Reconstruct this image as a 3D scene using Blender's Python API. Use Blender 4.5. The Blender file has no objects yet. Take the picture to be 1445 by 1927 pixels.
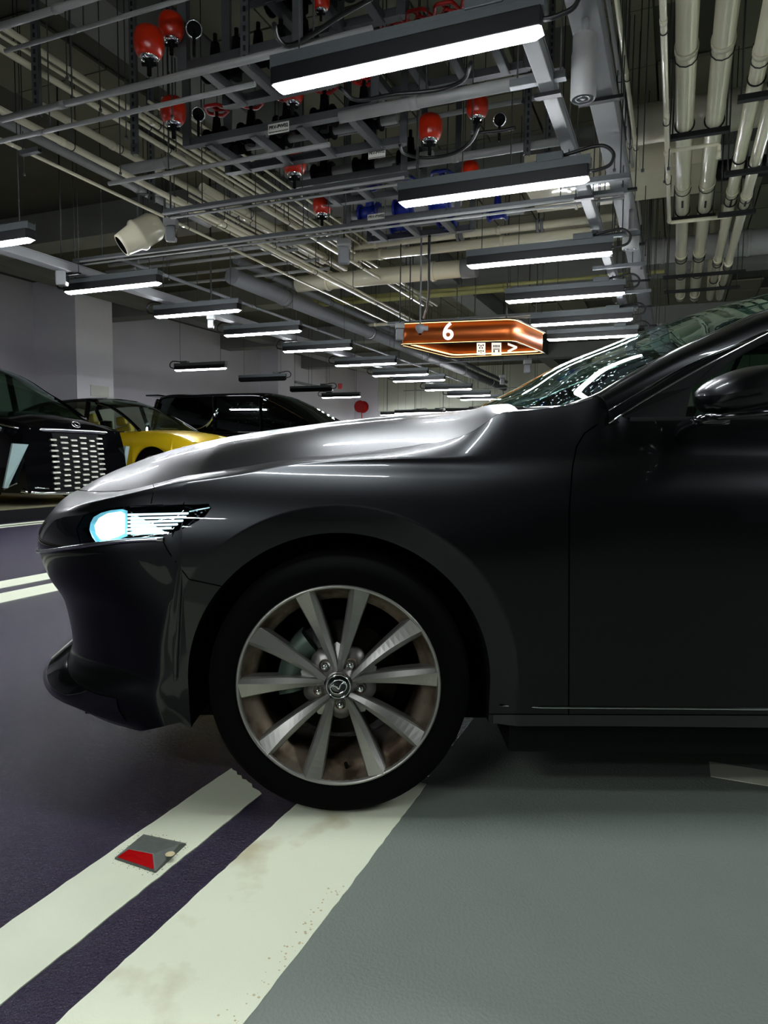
import bpy, bmesh, math, random
from math import sin, cos, pi, radians, hypot, sqrt, atan2, atan
from mathutils import Vector, Matrix, Quaternion
random.seed(7)
SC = bpy.context.scene
C = SC.collection
# ------------------------------------------------------------------ camera
F = 1320.0; IW, IH = 1445, 1927; CH = .852
PITCH = atan(106.5 / F); ROLL = .010
fwd = Vector((0, cos(PITCH), -sin(PITCH)))
up0 = Vector((1, 0, 0)).cross(fwd)
CR = Vector((1, 0, 0)) * cos(ROLL) + up0 * sin(ROLL)
CU = up0 * cos(ROLL) - Vector((1, 0, 0)) * sin(ROLL)
CC = Vector((0, 0, CH))
cam = bpy.data.cameras.new('camera'); co = bpy.data.objects.new('camera', cam); C.objects.link(co)
co.matrix_world = Matrix(((CR.x, CU.x, -fwd.x, CC.x), (CR.y, CU.y, -fwd.y, CC.y), (CR.z, CU.z, -fwd.z, CC.z), (0, 0, 0, 1)))
cam.sensor_fit = 'VERTICAL'; cam.sensor_height = 24; cam.lens = 24 * F / IH; cam.clip_start = .02; cam.clip_end = 200
SC.camera = co
# ------------------------------------------------------------------ world, exposure
w = bpy.data.worlds.new('world'); SC.world = w; w.use_nodes = True
w.node_tree.nodes['Background'].inputs[0].default_value = (.6, .7, .8, 1)
w.node_tree.nodes['Background'].inputs[1].default_value = .002
SC.view_settings.view_transform = 'Standard'; SC.view_settings.look = 'None'
SC.view_settings.gamma = 1; SC.view_settings.use_curve_mapping = False
SC.view_settings.exposure = 1.0
LAMP = 95.0      # strength of the batten diffusers
SC.cycles.sample_clamp_indirect = 6
SC.cycles.use_denoising = True

# ------------------------------------------------------------------ helpers
def ray(px, py): return fwd * F + CR * (px - IW / 2) - CU * (py - IH / 2)
def U(px, py, z=None, y=None):
    d = ray(px, py)
    t = (z - CH) / d.z if z is not None else y / d.y
    return CC + d * t
def PX(q):
    d = Vector(q) - CC; k = d.dot(fwd)
    return (IW / 2 + F * d.dot(CR) / k, IH / 2 - F * d.dot(CU) / k)
AG = radians(22.5)
EU = Vector((sin(AG), cos(AG), 0)); EV = Vector((cos(AG), -sin(AG), 0))
def G(u, v, z=0): return EU * u + EV * v + Vector((0, 0, z))
def uv(p): return p.x * EU.x + p.y * EU.y, p.x * EV.x + p.y * EV.y
GR = atan2(EU.y, EU.x)           # rotation that sends local x to the run direction
VR = atan2(EV.y, EV.x)

def lin(c): return tuple(((x / 255) / 12.92 if x / 255 <= .04045 else ((x / 255 + .055) / 1.055) ** 2.4) for x in c)
MATS = {}
def mat(name, rgb, rough=.5, metal=0., coat=0., var=.12, scale=8., bump=0., bscale=60., emit=None, estr=0., spec=.5, dirt=None, coatr=.03):
    if name in MATS: return MATS[name]
    m = bpy.data.materials.new(name); m.use_nodes = True; nt = m.node_tree; N = nt.nodes; L = nt.links
    b = N['Principled BSDF']
    c = lin(rgb)
    tc = N.new('ShaderNodeTexCoord'); nz = N.new('ShaderNodeTexNoise'); nz.inputs['Scale'].default_value = scale; nz.inputs['Detail'].default_value = 5
    L.new(tc.outputs['Object'], nz.inputs['Vector'])
    mx = N.new('ShaderNodeMix'); mx.data_type = 'RGBA'
    d = dirt if dirt else tuple(x * (1 - var) for x in c)
    if dirt: d = lin(dirt)
    mx.inputs[6].default_value = (*d, 1); mx.inputs[7].default_value = (*[min(1, x * (1 + var * .5)) for x in c], 1)
    if dirt:
        rp = N.new('ShaderNodeValToRGB'); rp.color_ramp.elements[0].position = .38; rp.color_ramp.elements[1].position = .58
        L.new(nz.outputs[0], rp.inputs[0]); L.new(rp.outputs[0], mx.inputs[0])
    else: L.new(nz.outputs[0], mx.inputs[0])
    L.new(mx.outputs[2], b.inputs['Base Color'])
    b.inputs['Roughness'].default_value = rough; b.inputs['Metallic'].default_value = metal
    b.inputs['Coat Weight'].default_value = coat; b.inputs['Coat Roughness'].default_value = coatr
    b.inputs['Specular IOR Level'].default_value = spec
    if bump:
        n2 = N.new('ShaderNodeTexNoise'); n2.inputs['Scale'].default_value = bscale; n2.inputs['Detail'].default_value = 3
        L.new(tc.outputs['Object'], n2.inputs['Vector'])
        bp = N.new('ShaderNodeBump'); bp.inputs['Strength'].default_value = bump; bp.inputs['Distance'].default_value = .01
        L.new(n2.outputs[0], bp.inputs['Height']); L.new(bp.outputs[0], b.inputs['Normal'])
    if emit:
        b.inputs['Emission Color'].default_value = (*lin(emit), 1); b.inputs['Emission Strength'].default_value = estr
    MATS[name] = m; return m
def glass_mat(name, tint, clear=.75, rough=.0, fres=1.5):
    m = bpy.data.materials.new(name); m.use_nodes = True; nt = m.node_tree; N = nt.nodes; L = nt.links
    for n in list(N): N.remove(n)
    o = N.new('ShaderNodeOutputMaterial'); t = N.new('ShaderNodeBsdfTransparent'); g = N.new('ShaderNodeBsdfGlossy'); g.inputs[0].default_value = (.82, 1, .96, 1); f = N.new('ShaderNodeLayerWeight'); f.inputs[0].default_value = .5; pw = N.new('ShaderNodeMath'); pw.operation = 'POWER'; pw.inputs[1].default_value = 5; ma = N.new('ShaderNodeMath'); ma.operation = 'MULTIPLY_ADD'; ma.inputs[1].default_value = .95; ma.inputs[2].default_value = ((fres - 1) / (fres + 1)) ** 2 * 1.6; mx = N.new('ShaderNodeMixShader')
    tc = N.new('ShaderNodeTexCoord'); nz = N.new('ShaderNodeTexNoise'); nz.inputs['Scale'].default_value = 90
    mr = N.new('ShaderNodeMapRange'); mr.inputs[1].default_value = .66; mr.inputs[2].default_value = .72; mr.inputs[3].default_value = rough; mr.inputs[4].default_value = .35
    L.new(tc.outputs['Object'], nz.inputs['Vector']); L.new(nz.outputs[0], mr.inputs[0]); L.new(mr.outputs[0], g.inputs['Roughness'])
    t.inputs[0].default_value = (*[x * clear for x in tint], 1)
    L.new(f.outputs[1], pw.inputs[0]); L.new(pw.outputs[0], ma.inputs[0]); L.new(ma.outputs[0], mx.inputs[0]); L.new(t.outputs[0], mx.inputs[1]); L.new(g.outputs[0], mx.inputs[2]); L.new(mx.outputs[0], o.inputs[0])
    MATS[name] = m; return m

class MB:
    """collects shapes and links them as ONE mesh object"""
    def __init__(s): s.v = []; s.f = []; s.sm = []
    def add(s, vs, fs, smooth=False):
        o = len(s.v); s.v += [Vector(p) for p in vs]; s.f += [tuple(o + i for i in f) for f in fs]; s.sm += [smooth] * len(fs); return s
    def box(s, c, sz, rz=0., M=None):
        x, y, z = sz[0] / 2, sz[1] / 2, sz[2] / 2
        P = [Vector((a * x, b * y, d * z)) for d in (-1, 1) for a, b in ((-1, -1), (1, -1), (1, 1), (-1, 1))]
        R = M if M else Matrix.Rotation(rz, 3, 'Z')
        P = [R @ p + Vector(c) for p in P]
        return s.add(P, [(3, 2, 1, 0), (4, 5, 6, 7), (0, 1, 5, 4), (1, 2, 6, 5), (2, 3, 7, 6), (3, 0, 4, 7)])
    def bar(s, p, q, wd, ht, upv=(0, 0, 1)):
        p = Vector(p); q = Vector(q); d = (q - p); L = d.length; d.normalize(); u = Vector(upv)
        if abs(d.dot(u)) > .98: u = Vector((1, 0, 0))
        sd = d.cross(u).normalized(); u = sd.cross(d).normalized()
        return s.box((p + q) / 2, (L, wd, ht), M=Matrix((d, -sd, u)).transposed())
    def cyl(s, p, q, r, n=12, r2=None, cap=True):
        p = Vector(p); q = Vector(q); d = (q - p).normalized(); r2 = r if r2 is None else r2
        a = d.orthogonal().normalized(); b = d.cross(a)
        ring = [a * cos(2 * pi * i / n) + b * sin(2 * pi * i / n) for i in range(n)]
        o = len(s.v); s.v += [p + e * r for e in ring] + [q + e * r2 for e in ring]
        for i in range(n): s.f.append((o + i, o + (i + 1) % n, o + n + (i + 1) % n, o + n + i)); s.sm.append(True)
        if cap:
            s.f.append(tuple(o + i for i in reversed(range(n)))); s.sm.append(False)
            s.f.append(tuple(o + n + i for i in range(n))); s.sm.append(False)
        return s
    def tube(s, pts, r, n=8, closed=False):
        pts = [Vector(p) for p in pts]; m = len(pts); o = len(s.v); a = None
        for i, p in enumerate(pts):
            if closed: d = pts[(i + 1) % m] - pts[i - 1]
            else: d = pts[min(i + 1, m - 1)] - pts[max(i - 1, 0)]
            d.normalize()
            a = d.orthogonal().normalized() if a is None else (a - d * a.dot(d)).normalized()
            b = d.cross(a)
            s.v += [p + (a * cos(2 * pi * k / n) + b * sin(2 * pi * k / n)) * r for k in range(n)]
        for i in range(m if closed else m - 1):
            j = (i + 1) % m
            for k in range(n):
                s.f.append((o + i * n + k, o + i * n + (k + 1) % n, o + j * n + (k + 1) % n, o + j * n + k)); s.sm.append(True)
        if not closed:
            s.f.append(tuple(o + k for k in reversed(range(n)))); s.sm.append(False)
            s.f.append(tuple(o + (m - 1) * n + k for k in range(n))); s.sm.append(False)
        return s
    def lathe(s, prof, c=(0, 0, 0), n=24, M=None):
        """prof = [(r, h)...] turned round local z"""
        M = M or Matrix.Identity(3); c = Vector(c); o = len(s.v); m = len(prof)
        for r, h in prof:
            s.v += [M @ Vector((r * cos(2 * pi * k / n), r * sin(2 * pi * k / n), h)) + c for k in range(n)]
        for i in range(m - 1):
            for k in range(n):
                s.f.append((o + i * n + k, o + i * n + (k + 1) % n, o + (i + 1) * n + (k + 1) % n, o + (i + 1) * n + k)); s.sm.append(True)
        return s
    def prism(s, poly, t):
        """poly: coplanar 3d points, extruded by vector t"""
        n = len(poly); t = Vector(t); o = len(s.v); s.v += [Vector(p) for p in poly] + [Vector(p) + t for p in poly]
        s.f.append(tuple(o + i for i in reversed(range(n)))); s.f.append(tuple(o + n + i for i in range(n))); s.sm += [False, False]
        for i in range(n): s.f.append((o + i, o + (i + 1) % n, o + n + (i + 1) % n, o + n + i)); s.sm.append(False)
        return s
    def grid(s, rows, smooth=True, closed=False):
        o = len(s.v); n = len(rows[0]); m = len(rows)
        for r in rows: s.v += [Vector(p) for p in r]
        for i in range(m - 1 if not closed else m):
            j = (i + 1) % m
            for k in range(n - 1): s.f.append((o + i * n + k, o + i * n + k + 1, o + j * n + k + 1, o + j * n + k)); s.sm.append(smooth)
        return s
    def build(s, name, material, parent=None, bevel=0, solid=0, label=None, kind=None, world=True):
        me = bpy.data.meshes.new(name)
        off = Vector((0, 0, 0)); Mi = Matrix.Identity(4)
        if parent is not None and world:
            p = parent; M = Matrix.Identity(4)
            while p: M = p.matrix_basis @ M; p = p.parent
            Mi = M.inverted()
        me.from_pydata([Mi @ v for v in s.v], [], s.f); me.update()
        me.polygons.foreach_set('use_smooth', s.sm)
        for mm in (material if isinstance(material, (list, tuple)) else [material]): me.materials.append(mm)
        o = bpy.data.objects.new(name, me); C.objects.link(o)
        if parent: o.parent = parent
        if bevel:
            b = o.modifiers.new('bevel', 'BEVEL'); b.width = bevel; b.segments = 2; b.limit_method = 'ANGLE'
        if solid:
            b = o.modifiers.new('solid', 'SOLIDIFY'); b.thickness = solid; b.offset = 0
        if label: o['label'] = label
        if kind: o['kind'] = kind
        return o
def tag(o, label, cat, group=None):
    o['label'] = label; o['category'] = cat
    if group: o['group'] = group
    return o
def thing(name, label, cat, loc=(0, 0, 0), rz=0., group=None):
    o = bpy.data.objects.new(name, None); C.objects.link(o); o.empty_display_size = .1
    o.location = loc; o.rotation_euler = (0, 0, rz); o.matrix_basis = Matrix.Translation(loc) @ Matrix.Rotation(rz, 4, 'Z')
    return tag(o, label, cat, group)
def copy_tree(o, parent=None):
    c = o.copy(); C.objects.link(c); c.parent = parent
    for ch in [x for x in o.children]: copy_tree(ch, c)
    return c
def shared(name, me, parent, loc=(0, 0, 0), rot=(0, 0, 0)):
    o = bpy.data.objects.new(name, me); C.objects.link(o); o.parent = parent; o.location = loc; o.rotation_euler = rot; return o
def interp(tab, x):
    if x <= tab[0][0]: return tab[0][1]
    for i in range(len(tab) - 1):
        if x <= tab[i + 1][0]:
            t = (x - tab[i][0]) / (tab[i + 1][0] - tab[i][0])
            a, b = tab[i][1], tab[i + 1][1]
            if isinstance(a, (int, float)): return a + (b - a) * t
            return tuple(p + (q - p) * t for p, q in zip(a, b))
    return tab[-1][1]
def cr(tab, x):
    """smooth (Catmull-Rom / Hermite, finite difference slopes) lookup of a table"""
    n = len(tab)
    if x <= tab[0][0]: return tab[0][1]
    if x >= tab[-1][0]: return tab[-1][1]
    i = 0
    while tab[i + 1][0] < x: i += 1
    def sl(k):
        a, b = max(k - 1, 0), min(k + 1, n - 1)
        return (tab[b][1] - tab[a][1]) / (tab[b][0] - tab[a][0])
    h = tab[i + 1][0] - tab[i][0]; t = (x - tab[i][0]) / h
    return (2 * t**3 - 3 * t**2 + 1) * tab[i][1] + (t**3 - 2 * t**2 + t) * h * sl(i) + (-2 * t**3 + 3 * t**2) * tab[i + 1][1] + (t**3 - t**2) * h * sl(i + 1)
def sstep(a, b, x): t = min(1, max(0, (x - a) / (b - a))); return t * t * (3 - 2 * t)

# ------------------------------------------------------------------ materials
M_paint = mat('graphite metallic paint', (39, 41, 42), rough=.33, metal=.97, coat=.35, var=.04, scale=300)
M_blackgloss = mat('gloss black trim', (8, 9, 11), rough=.12, coat=.6)
M_black = mat('matte black plastic', (5, 5, 6), rough=.75, spec=.15)
M_rubber = mat('tyre rubber', (3, 3, 3), rough=.9, bump=.1, bscale=200, spec=.08)
M_alloy = mat('alloy wheel', (150, 150, 144), rough=.42, metal=.85, var=.15, scale=12)
M_alloyd = mat('dusty rim barrel', (120, 108, 92), rough=.5, metal=.7, dirt=(66, 52, 38), scale=14)
M_chrome = mat('chrome', (225, 228, 230), rough=.08, metal=1, var=.03)
M_steel = mat('brake steel', (60, 60, 58), rough=.35, metal=1)
M_glassf = glass_mat('windscreen glass', (.6, .85, .78), .85)
M_glasss = glass_mat('tinted side glass', (.45, .62, .50), .8)
M_glassd = glass_mat('dark privacy glass', (.05, .06, .06), .3)
M_lens = glass_mat('headlamp lens', (.92, .97, 1), .97, fres=1.35)
M_galv = mat('galvanised steel', (98, 102, 104), rough=.45, metal=.6, var=.2, scale=20)
M_cream = mat('cream pipe paint', (230, 224, 196), rough=.34, var=.1, scale=6, coat=.6, bump=.05, bscale=25)
M_white = mat('white trunking paint', (126, 128, 131), rough=.5, var=.08)
M_greyp = mat('grey pipe paint', (150, 152, 150), rough=.5, var=.15, scale=12)
M_dark = mat('dark grey housing', (14, 16, 18), rough=.45, metal=.3)
M_chan = mat('grey lamp channel', (84, 90, 92), rough=.5, metal=.4)
M_red = mat('orange red tank enamel', (190, 38, 6), rough=.3, coat=.4, var=.15, scale=6)
M_redv = mat('red valve wheel', (190, 24, 22), rough=.4)
M_blue = mat('blue valve paint', (20, 42, 140), rough=.4)
M_copper = mat('brushed copper sheet', (160, 84, 42), rough=.45, metal=1, var=.2, scale=5)
M_wall = mat('painted concrete wall', (205, 202, 210), rough=.75, var=.1, scale=1.2, bump=.15, bscale=14)
M_ceil = mat('raw concrete ceiling', (74, 74, 60), rough=.85, var=.3, scale=2, bump=.3, bscale=20)
M_yellow = mat('yellow car paint', (222, 188, 24), rough=.3, metal=.25, coat=1, var=.03)
M_carblack = mat('black car paint', (4, 4, 5), rough=.06, spec=.35, var=.05)
M_tan = mat('tan seat leather', (170, 150, 70), rough=.6)
M_silver = mat('satin silver trim', (200, 202, 205), rough=.2, metal=1)
M_foil = mat('foil wrapped insulation', (190, 188, 168), rough=.38, metal=.4, bump=.7, bscale=9)
M_lampw = mat('lit batten diffuser', (255, 255, 255), emit=(242, 246, 250), estr=LAMP)
M_paper = mat('white plate', (215, 215, 205), rough=.6)
M_ink = mat('black ink', (12, 12, 12), rough=.7)
M_cable = mat('black cable', (10, 10, 12), rough=.45)
M_rod = mat('threaded steel rod', (62, 66, 64), rough=.5, metal=.5)
# ------------------------------------------------------------------ floor
M_purple = mat('dark violet floor paint', (40, 32, 55), rough=.27, var=.15, scale=3, bump=1.0, bscale=210, coat=.0)
M_bay = mat('grey green bay paint', (103, 112, 103), rough=.55, var=.1, scale=5, bump=.25, bscale=160)
M_bayfar = mat('sand coloured bay paint', (120, 116, 92), rough=.3, var=.1, scale=5, bump=.15, bscale=160)
M_line = mat('worn white line paint', (196, 202, 178), rough=.55, scale=7, var=.09, bump=.14, bscale=260)
M_line2 = mat('worn white line paint with tan stains', (196, 202, 178), rough=.55, scale=5, dirt=(170, 166, 136), bump=.14, bscale=260)
for n_ in M_line2.node_tree.nodes:
    if n_.type == 'VALTORGB': n_.color_ramp.elements[0].position = .30; n_.color_ramp.elements[1].position = .44
M_grime = mat('tan grime on paint', (176, 166, 128), rough=.7, var=.25, scale=40)
def gslab(u0, u1, v0, v1, z0, z1, jag=0, step=.02, skew=0):
    """slab in run coordinates, edges along the run can be ragged"""
    m = MB()
    if not jag: pts = [(u0, v0), (u0, v1), (u1, v1), (u1, v0)]
    else:
        n = int((u1 - u0) / step)
        a = [(u0 + (u1 - u0) * i / n, v1 + random.uniform(-jag, jag) * .5 + jag * .4 * sin(i * .13)) for i in range(n + 1)]
        b = [(u1 + skew - (u1 + skew - u0) * i / n, v0 + random.uniform(-jag, jag) * .5 + jag * .4 * sin(i * .11 + 2)) for i in range(n + 1)]
        e = [(u1 + skew * i / 12 + random.uniform(-jag, jag) * 2, v1 + (v0 - v1) * i / 12) for i in range(1, 12)]
        pts = [(u0, v0)] + a + e + b[:-1]
    poly = [G(u, v, z0) for u, v in pts]
    return m.prism(poly, (0, 0, z1 - z0))
fl = gslab(-8, 48, -14.0, 12, -.2, 0).build('floor', M_purple, kind='structure')
gslab(-8, 40, -.575, 12, 0, .0012).build('grey_bay_paint', M_bay, fl)
pf = gslab(-8, 12.2, -13, -7.42, 0, .155).build('far_bay_platform', M_bayfar, fl)
gslab(12.2, 30, -13, -5.3, 0, .155).build('far_bay_platform', M_bayfar, fl)
gslab(-8, 12.2, -7.42, -7.40, 0, .15).build('kerb_face', M_black, fl)
gslab(-2, 1.455, -1.082, -.928, 0, .0025, .0025, skew=.09).build('white_stripe', M_line, fl, label='narrow white stripe with the road stud on it')
gslab(-2, 1.67, -.822, -.563, 0, .0025, .0025).build('white_stripe', M_line2, fl, label='broad white stripe running under the front tyre')
gslab(-3, 30, -4.07, -3.86, 0, .0025, .002, .1).build('white_stripe', M_line, fl)
gslab(-3, 30, -3.72, -3.49, 0, .0025, .002, .1).build('white_stripe', M_line, fl)
gslab(-3, 30, -7.24, -7.12, 0, .0025).build('white_stripe', M_line, fl)
gslab(-3, 30, -7.02, -6.95, 0, .0025).build('white_stripe', M_line, fl)
gslab(2.02, 2.12, .12, 5, .0012, .0025).build('white_stripe', M_line, fl)
g = MB()
for i in range(160):   # grime flecks gathered along the outer edge of the broad stripe
    u = random.uniform(.35, 1.2); v = -.567 - abs(random.gauss(0, .018)); r = random.uniform(.0008, .003)
    p = G(u, v, .0026); g.add([p + Vector((r * cos(a), r * sin(a), 0)) for a in (0, 1.3, 2.4, 3.6, 5)], [(0, 1, 2, 3, 4)])
g.build('grime_flecks', M_grime, fl, kind='stuff')
# ------------------------------------------------------------------ shell
CEIL = 4.5
def sbox(name, u0, u1, v0, v1, z0, z1, m=M_wall, parent=None, kind='structure'):
    return gslab(u0, u1, v0, v1, z0, z1).build(name, m, parent, kind=None if parent else kind)
sbox('ceiling', -8, 48, -14, 12, CEIL, CEIL + .2, M_ceil)
wl = sbox('wall_left', -8, 29, -13.4, -13, 0, CEIL)
sbox('wall_right', -8, 48, 11.6, 12, 0, CEIL)
sbox('wall_back', 47.6, 48, -14, 12, 0, CEIL, mat('far wall', (120, 122, 112), rough=.8))
sbox('wall_behind', -8.3, -8, -14, 12, 0, CEIL, mat('dim wall', (60, 60, 62), rough=.8))
M_lint = mat('grey green lintel', (196, 200, 184), rough=.8, var=.15, scale=.8)
lt = sbox('wall_far', 28, 28.5, -11.9, 11.6, 2.75, CEIL, M_lint)
for i in range(16):
    sbox('panel_joint', 27.985, 28.0, -11.5 + i * 1.25, -11.485 + i * 1.25, 2.75, CEIL, M_dark, lt)
sbox('trim_1', 27.9, 28.5, -12.99, -11.9, 0, CEIL, M_wall)
# pillars at the left wall
pl = sbox('trim_2', 11.4, 12.45, -13, -11.8, 0, CEIL, mat('pale pillar paint', (232, 230, 236), rough=.75, var=.05))
sbox('trim_3', 3.6, 5.0, -13, -11.6, 0, CEIL, M_wall)
sbox('trim_4', 20.4, 21.4, -13, -12.3, 0, CEIL, M_wall)
def vray(px, py, v):
    d = ray(px, py); t = (v - CC.dot(EV)) / d.dot(EV); return CC + d * t
A = vray(171, 745, -11.79); B = vray(204, 728, -11.79)
m = MB(); m.bar((A.x, A.y, (A.z + B.z) / 2), (B.x, B.y, (A.z + B.z) / 2), .015, abs(A.z - B.z))
tag(m.build('wall_plate', M_paper), 'small off-white plate on the pale pillar by the left wall', 'sign')
# beams under the ceiling
M_beam = mat('painted concrete beam', (120, 122, 116), rough=.8, var=.2, scale=2)
k = 1
for u in (3.2, 8.2, 13.2, 18.2, 23.2):
    sbox('trim_%d' % (4 + k), u, u + .5, -13, 11.6, CEIL - .45, CEIL, M_beam); k += 1
for v in (-11.5, -4.4, 4.6):
    sbox('trim_%d' % (4 + k), -8, 28, v, v + .45, CEIL - .38, CEIL, M_beam); k += 1
# soffit boards: separate grey panels with open joints between the beams
cl = bpy.data.objects['ceiling']
bd = gslab(0, .88, 0, .58, 0, .03); me = bd.build('soffit_panel', mat('soffit board', (112, 112, 92), rough=.8, var=.2, scale=1.5), cl)
n = 0
for i in range(20):
    for j in range(14):
        u = .9 + i * .9; v = -6.3 + j * .6 * 1.0
        if abs(((u - 3.2) % 5) - .25) < .4 or -4.9 < v < -3.9 or random.random() < .12: continue
        p = G(u, v, CEIL - .045 + random.uniform(-.004, .004))
        if n == 0: me.location = p
        else: shared('soffit_panel', me.data, cl, p)
        n += 1

# ------------------------------------------------------------------ batten lights
def make_batten(L=1.22, lit=True, kind='a'):
    """local frame: long side on x, origin at the middle of the diffuser underside"""
    t = thing('batten_light', 'black batten light', 'lamp')
    h = L / 2
    m = MB(); m.box((0, 0, .07), (L, .10, .075)); m.build('housing', M_dark if lit else M_black, t, bevel=.004)
    m = MB(); pr = [(-.034, .034), (.034, .034), (.020, .012), (-.020, .012)]
    a = [Vector((-h, y, z)) for y, z in pr]; b = [Vector((h, y, z)) for y, z in pr]
    a[2].x += .03; a[3].x += .03; b[2].x -= .03; b[3].x -= .03
    m.add(a + b, [(0, 1, 2, 3), (7, 6, 5, 4), (0, 4, 5, 1), (1, 5, 6, 2), (2, 6, 7, 3), (3, 7, 4, 0)])
    m.build('diffuser', M_lampw if lit else M_black, t)
    m = MB(); m.box((0, 0, .13), (L + .02, .075, .045)); m.box((0, .036, .155), (L + .02, .004, .02)); m.box((0, -.036, .155), (L + .02, .004, .02))
    m.build('top_channel', M_chan, t)
    m = MB(); m.box((h * .62, 0, .18), (.16, .09, .05)); m.build('junction_box', M_chan, t, bevel=.004)
    m = MB()
    c = [(h * .62 + .08, 0, .19), (h + .03, 0, .215), (h + .10, 0, .20), (h + .14, 0, .15), (h + .12, 0, .095), (h + .05, 0, .075), (h - .01, 0, .075)]
    m.tube([Vector([cr([(i, q[j]) for i, q in enumerate(c)], k / 6) for j in range(3)]) for k in range(37)], .011); m.build('flex_conduit', M_cable, t)
    for s in (-1, 1):
        m = MB(); m.cyl((s * h * .8, 0, .15), (s * h * .8, 0, CEIL - 2.5 - .01), .004, 6); m.build('hanger_rod', M_rod, t)
    return t
proto = make_batten(); dead = None
ROWA = [(-4.75,), (-3.2,), (-1.65,), (1.38,), (2.93,), (4.52,), (6.18,), (7.7,), (9.15,), (10.36,), (11.9,), (13.45,), (15.0,)]
ordn = ['first', 'second', 'third', 'fourth', 'fifth', 'sixth', 'seventh', 'eighth', 'ninth', 'tenth', 'eleventh', 'twelfth', 'thirteenth', 'fourteenth', 'fifteenth', 'sixteenth']
used = []
def place_batten(u, v, label, group, ang=0, z=2.5, flip=False, src=None):
    src = src or proto
    o = src if src not in used else copy_tree(src)
    used.append(src)
    o.location = G(u, v, z); o.rotation_euler = (0, 0, VR + ang + (pi if flip else 0))
    tag(o, label, 'lamp', group); return o
vis = ['largest lit batten light at the top of the photo, over the car bonnet', 'second lit batten light of the right-hand row, black cable loop at its right end',
       'third lit batten light of the right-hand row, counted from the nearest', 'fourth lit batten light of the right-hand row, counted from the nearest',
       'fifth lit batten light of the right-hand row, right of the copper sign', 'sixth lit batten light of the right-hand row, just above the windscreen']
for i, (u,) in enumerate(ROWA):
    if u < 2: lb = 'lit batten light out of the frame, over or behind the camera'
    elif i - 4 < 6: lb = vis[i - 4]
    else: continue
    place_batten(u, -1.165, lb, 'right-hand row of batten lights')
ROWL = [2.7, 4.2, 5.7, 7.08, 8.53, 10.15, 12.05, 13.85, 15.0, 17.2, 19.1, 20.4]
visL = ['lit batten light cut off by the left edge of the photo', 'lit batten light in front of the tall pale pillar', 'lit batten light of the middle row, third from the left edge of the photo',
        'lit batten light of the middle row, fourth from the left edge of the photo', 'lit batten light of the middle row, fifth from the left edge of the photo', 'lit batten light of the middle row, sixth from the left edge of the photo',
        'lit batten light of the middle row, seventh from the left edge of the photo', 'lit batten light of the middle row, eighth from the left edge of the photo', 'lit batten light of the middle row, fourth from its far end',
        'lit batten light of the middle row, third from its far end', 'lit batten light of the middle row, last but one at its far end']
for i, u in enumerate(ROWL):
    lb = 'lit batten light out of the frame on the left' if i < 1 else (visL[i - 1])
    place_batten(u, -5.4, lb, 'middle row of batten lights', flip=True)
place_batten(11.7, -8.85, 'lit batten light hanging by the left wall, cable rising from its right end', 'wall row of batten lights', flip=True)
place_batten(18.6, -9.1, 'lit batten light near the red hose reel, last of the wall row', 'wall row of batten lights', flip=True)
dead = make_batten(lit=False)
place_batten(13.9, -8.8, 'unlit black batten light by the left wall, nearer of the two unlit ones', 'wall row of batten lights', src=dead)
place_batten(16.55, -8.98, 'unlit black batten light by the left wall, farther of the two unlit ones', 'wall row of batten lights', src=dead)
for i, (px, py) in enumerate([(697, 787), (742, 782), (805, 778), (868, 776), (770, 779), (840, 783)]):
    p = U(px, py, z=2.5) if py < 800 else None
    uu, vv = uv(p)
    place_batten(uu, vv, 'tiny lit batten light seen far off under the lintel, %s' % ['first from the left', 'second from the left', 'fourth from the left', 'last on the right', 'third from the left', 'fifth from the left'][i], 'far batten lights under the lintel')
# lights of the neighbouring aisle to the right, out of the frame, as the lit pipes there imply
for i, u in enumerate((1.4, 2.95, 4.5, 6.05, 7.6, 9.15, 10.7)):
    place_batten(u, 2.75, 'lit batten light beyond the right edge of the photo', 'batten lights beyond the right edge')

# --- red road stud on the narrow stripe
B4 = [U(x, y, z=.0026) for x, y in [(216, 1617), (270, 1573), (350, 1590), (293, 1643)]]
T4 = [U(x, y, z=z) for x, y, z in [(241, 1597, .021), (274, 1573, .015), (338, 1588, .015), (290, 1606, .021)]]
st = thing('road_stud', 'dark metal road stud with red reflector on the narrow white stripe', 'road stud', sum(B4, Vector()) / 4)
up4 = [p + Vector((0, 0, .004)) for p in B4]
m = MB(); m.add(B4 + up4 + T4, [(0, 1, 5, 4), (1, 2, 6, 5), (2, 3, 7, 6), (3, 0, 4, 7), (5, 6, 10, 9), (6, 7, 11, 10), (8, 9, 10, 11), (4, 5, 9, 8), (7, 4, 8, 11)])
m.build('stud_body', mat('worn stud metal', (92, 98, 92), rough=.5, metal=.3, var=.4, scale=60), st)
def lq(a, b, c, d, s, t): return (a * (1 - s) + b * s) * (1 - t) + (d * (1 - s) + c * s) * t
a, b, c, d = up4[0], up4[3], T4[3], T4[0]; nn = (b - a).cross(d - a).normalized(); nn = nn if nn.z > 0 else -nn
q4 = [lq(a, b, c, d, s, t) + nn * .0005 for s, t in [(.05, .06), (.97, .06), (.95, .93), (.08, .93)]]
m = MB(); m.prism(q4, nn * .0015); m.build('red_reflector', mat('red reflector', (150, 8, 12), rough=.15, coat=1), st)
pc = (T4[2] * .55 + T4[3] * .45) * .8 + (up4[2] + up4[3]) * .1 + Vector((0, 0, .001)); m = MB(); m.lathe([(.010, 0), (.008, .001), (.006, -.001), (0, -.001)], U(320, 1607, z=.016), 16); m.build('fixing_hole', M_grime, st)
g = MB()
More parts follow.
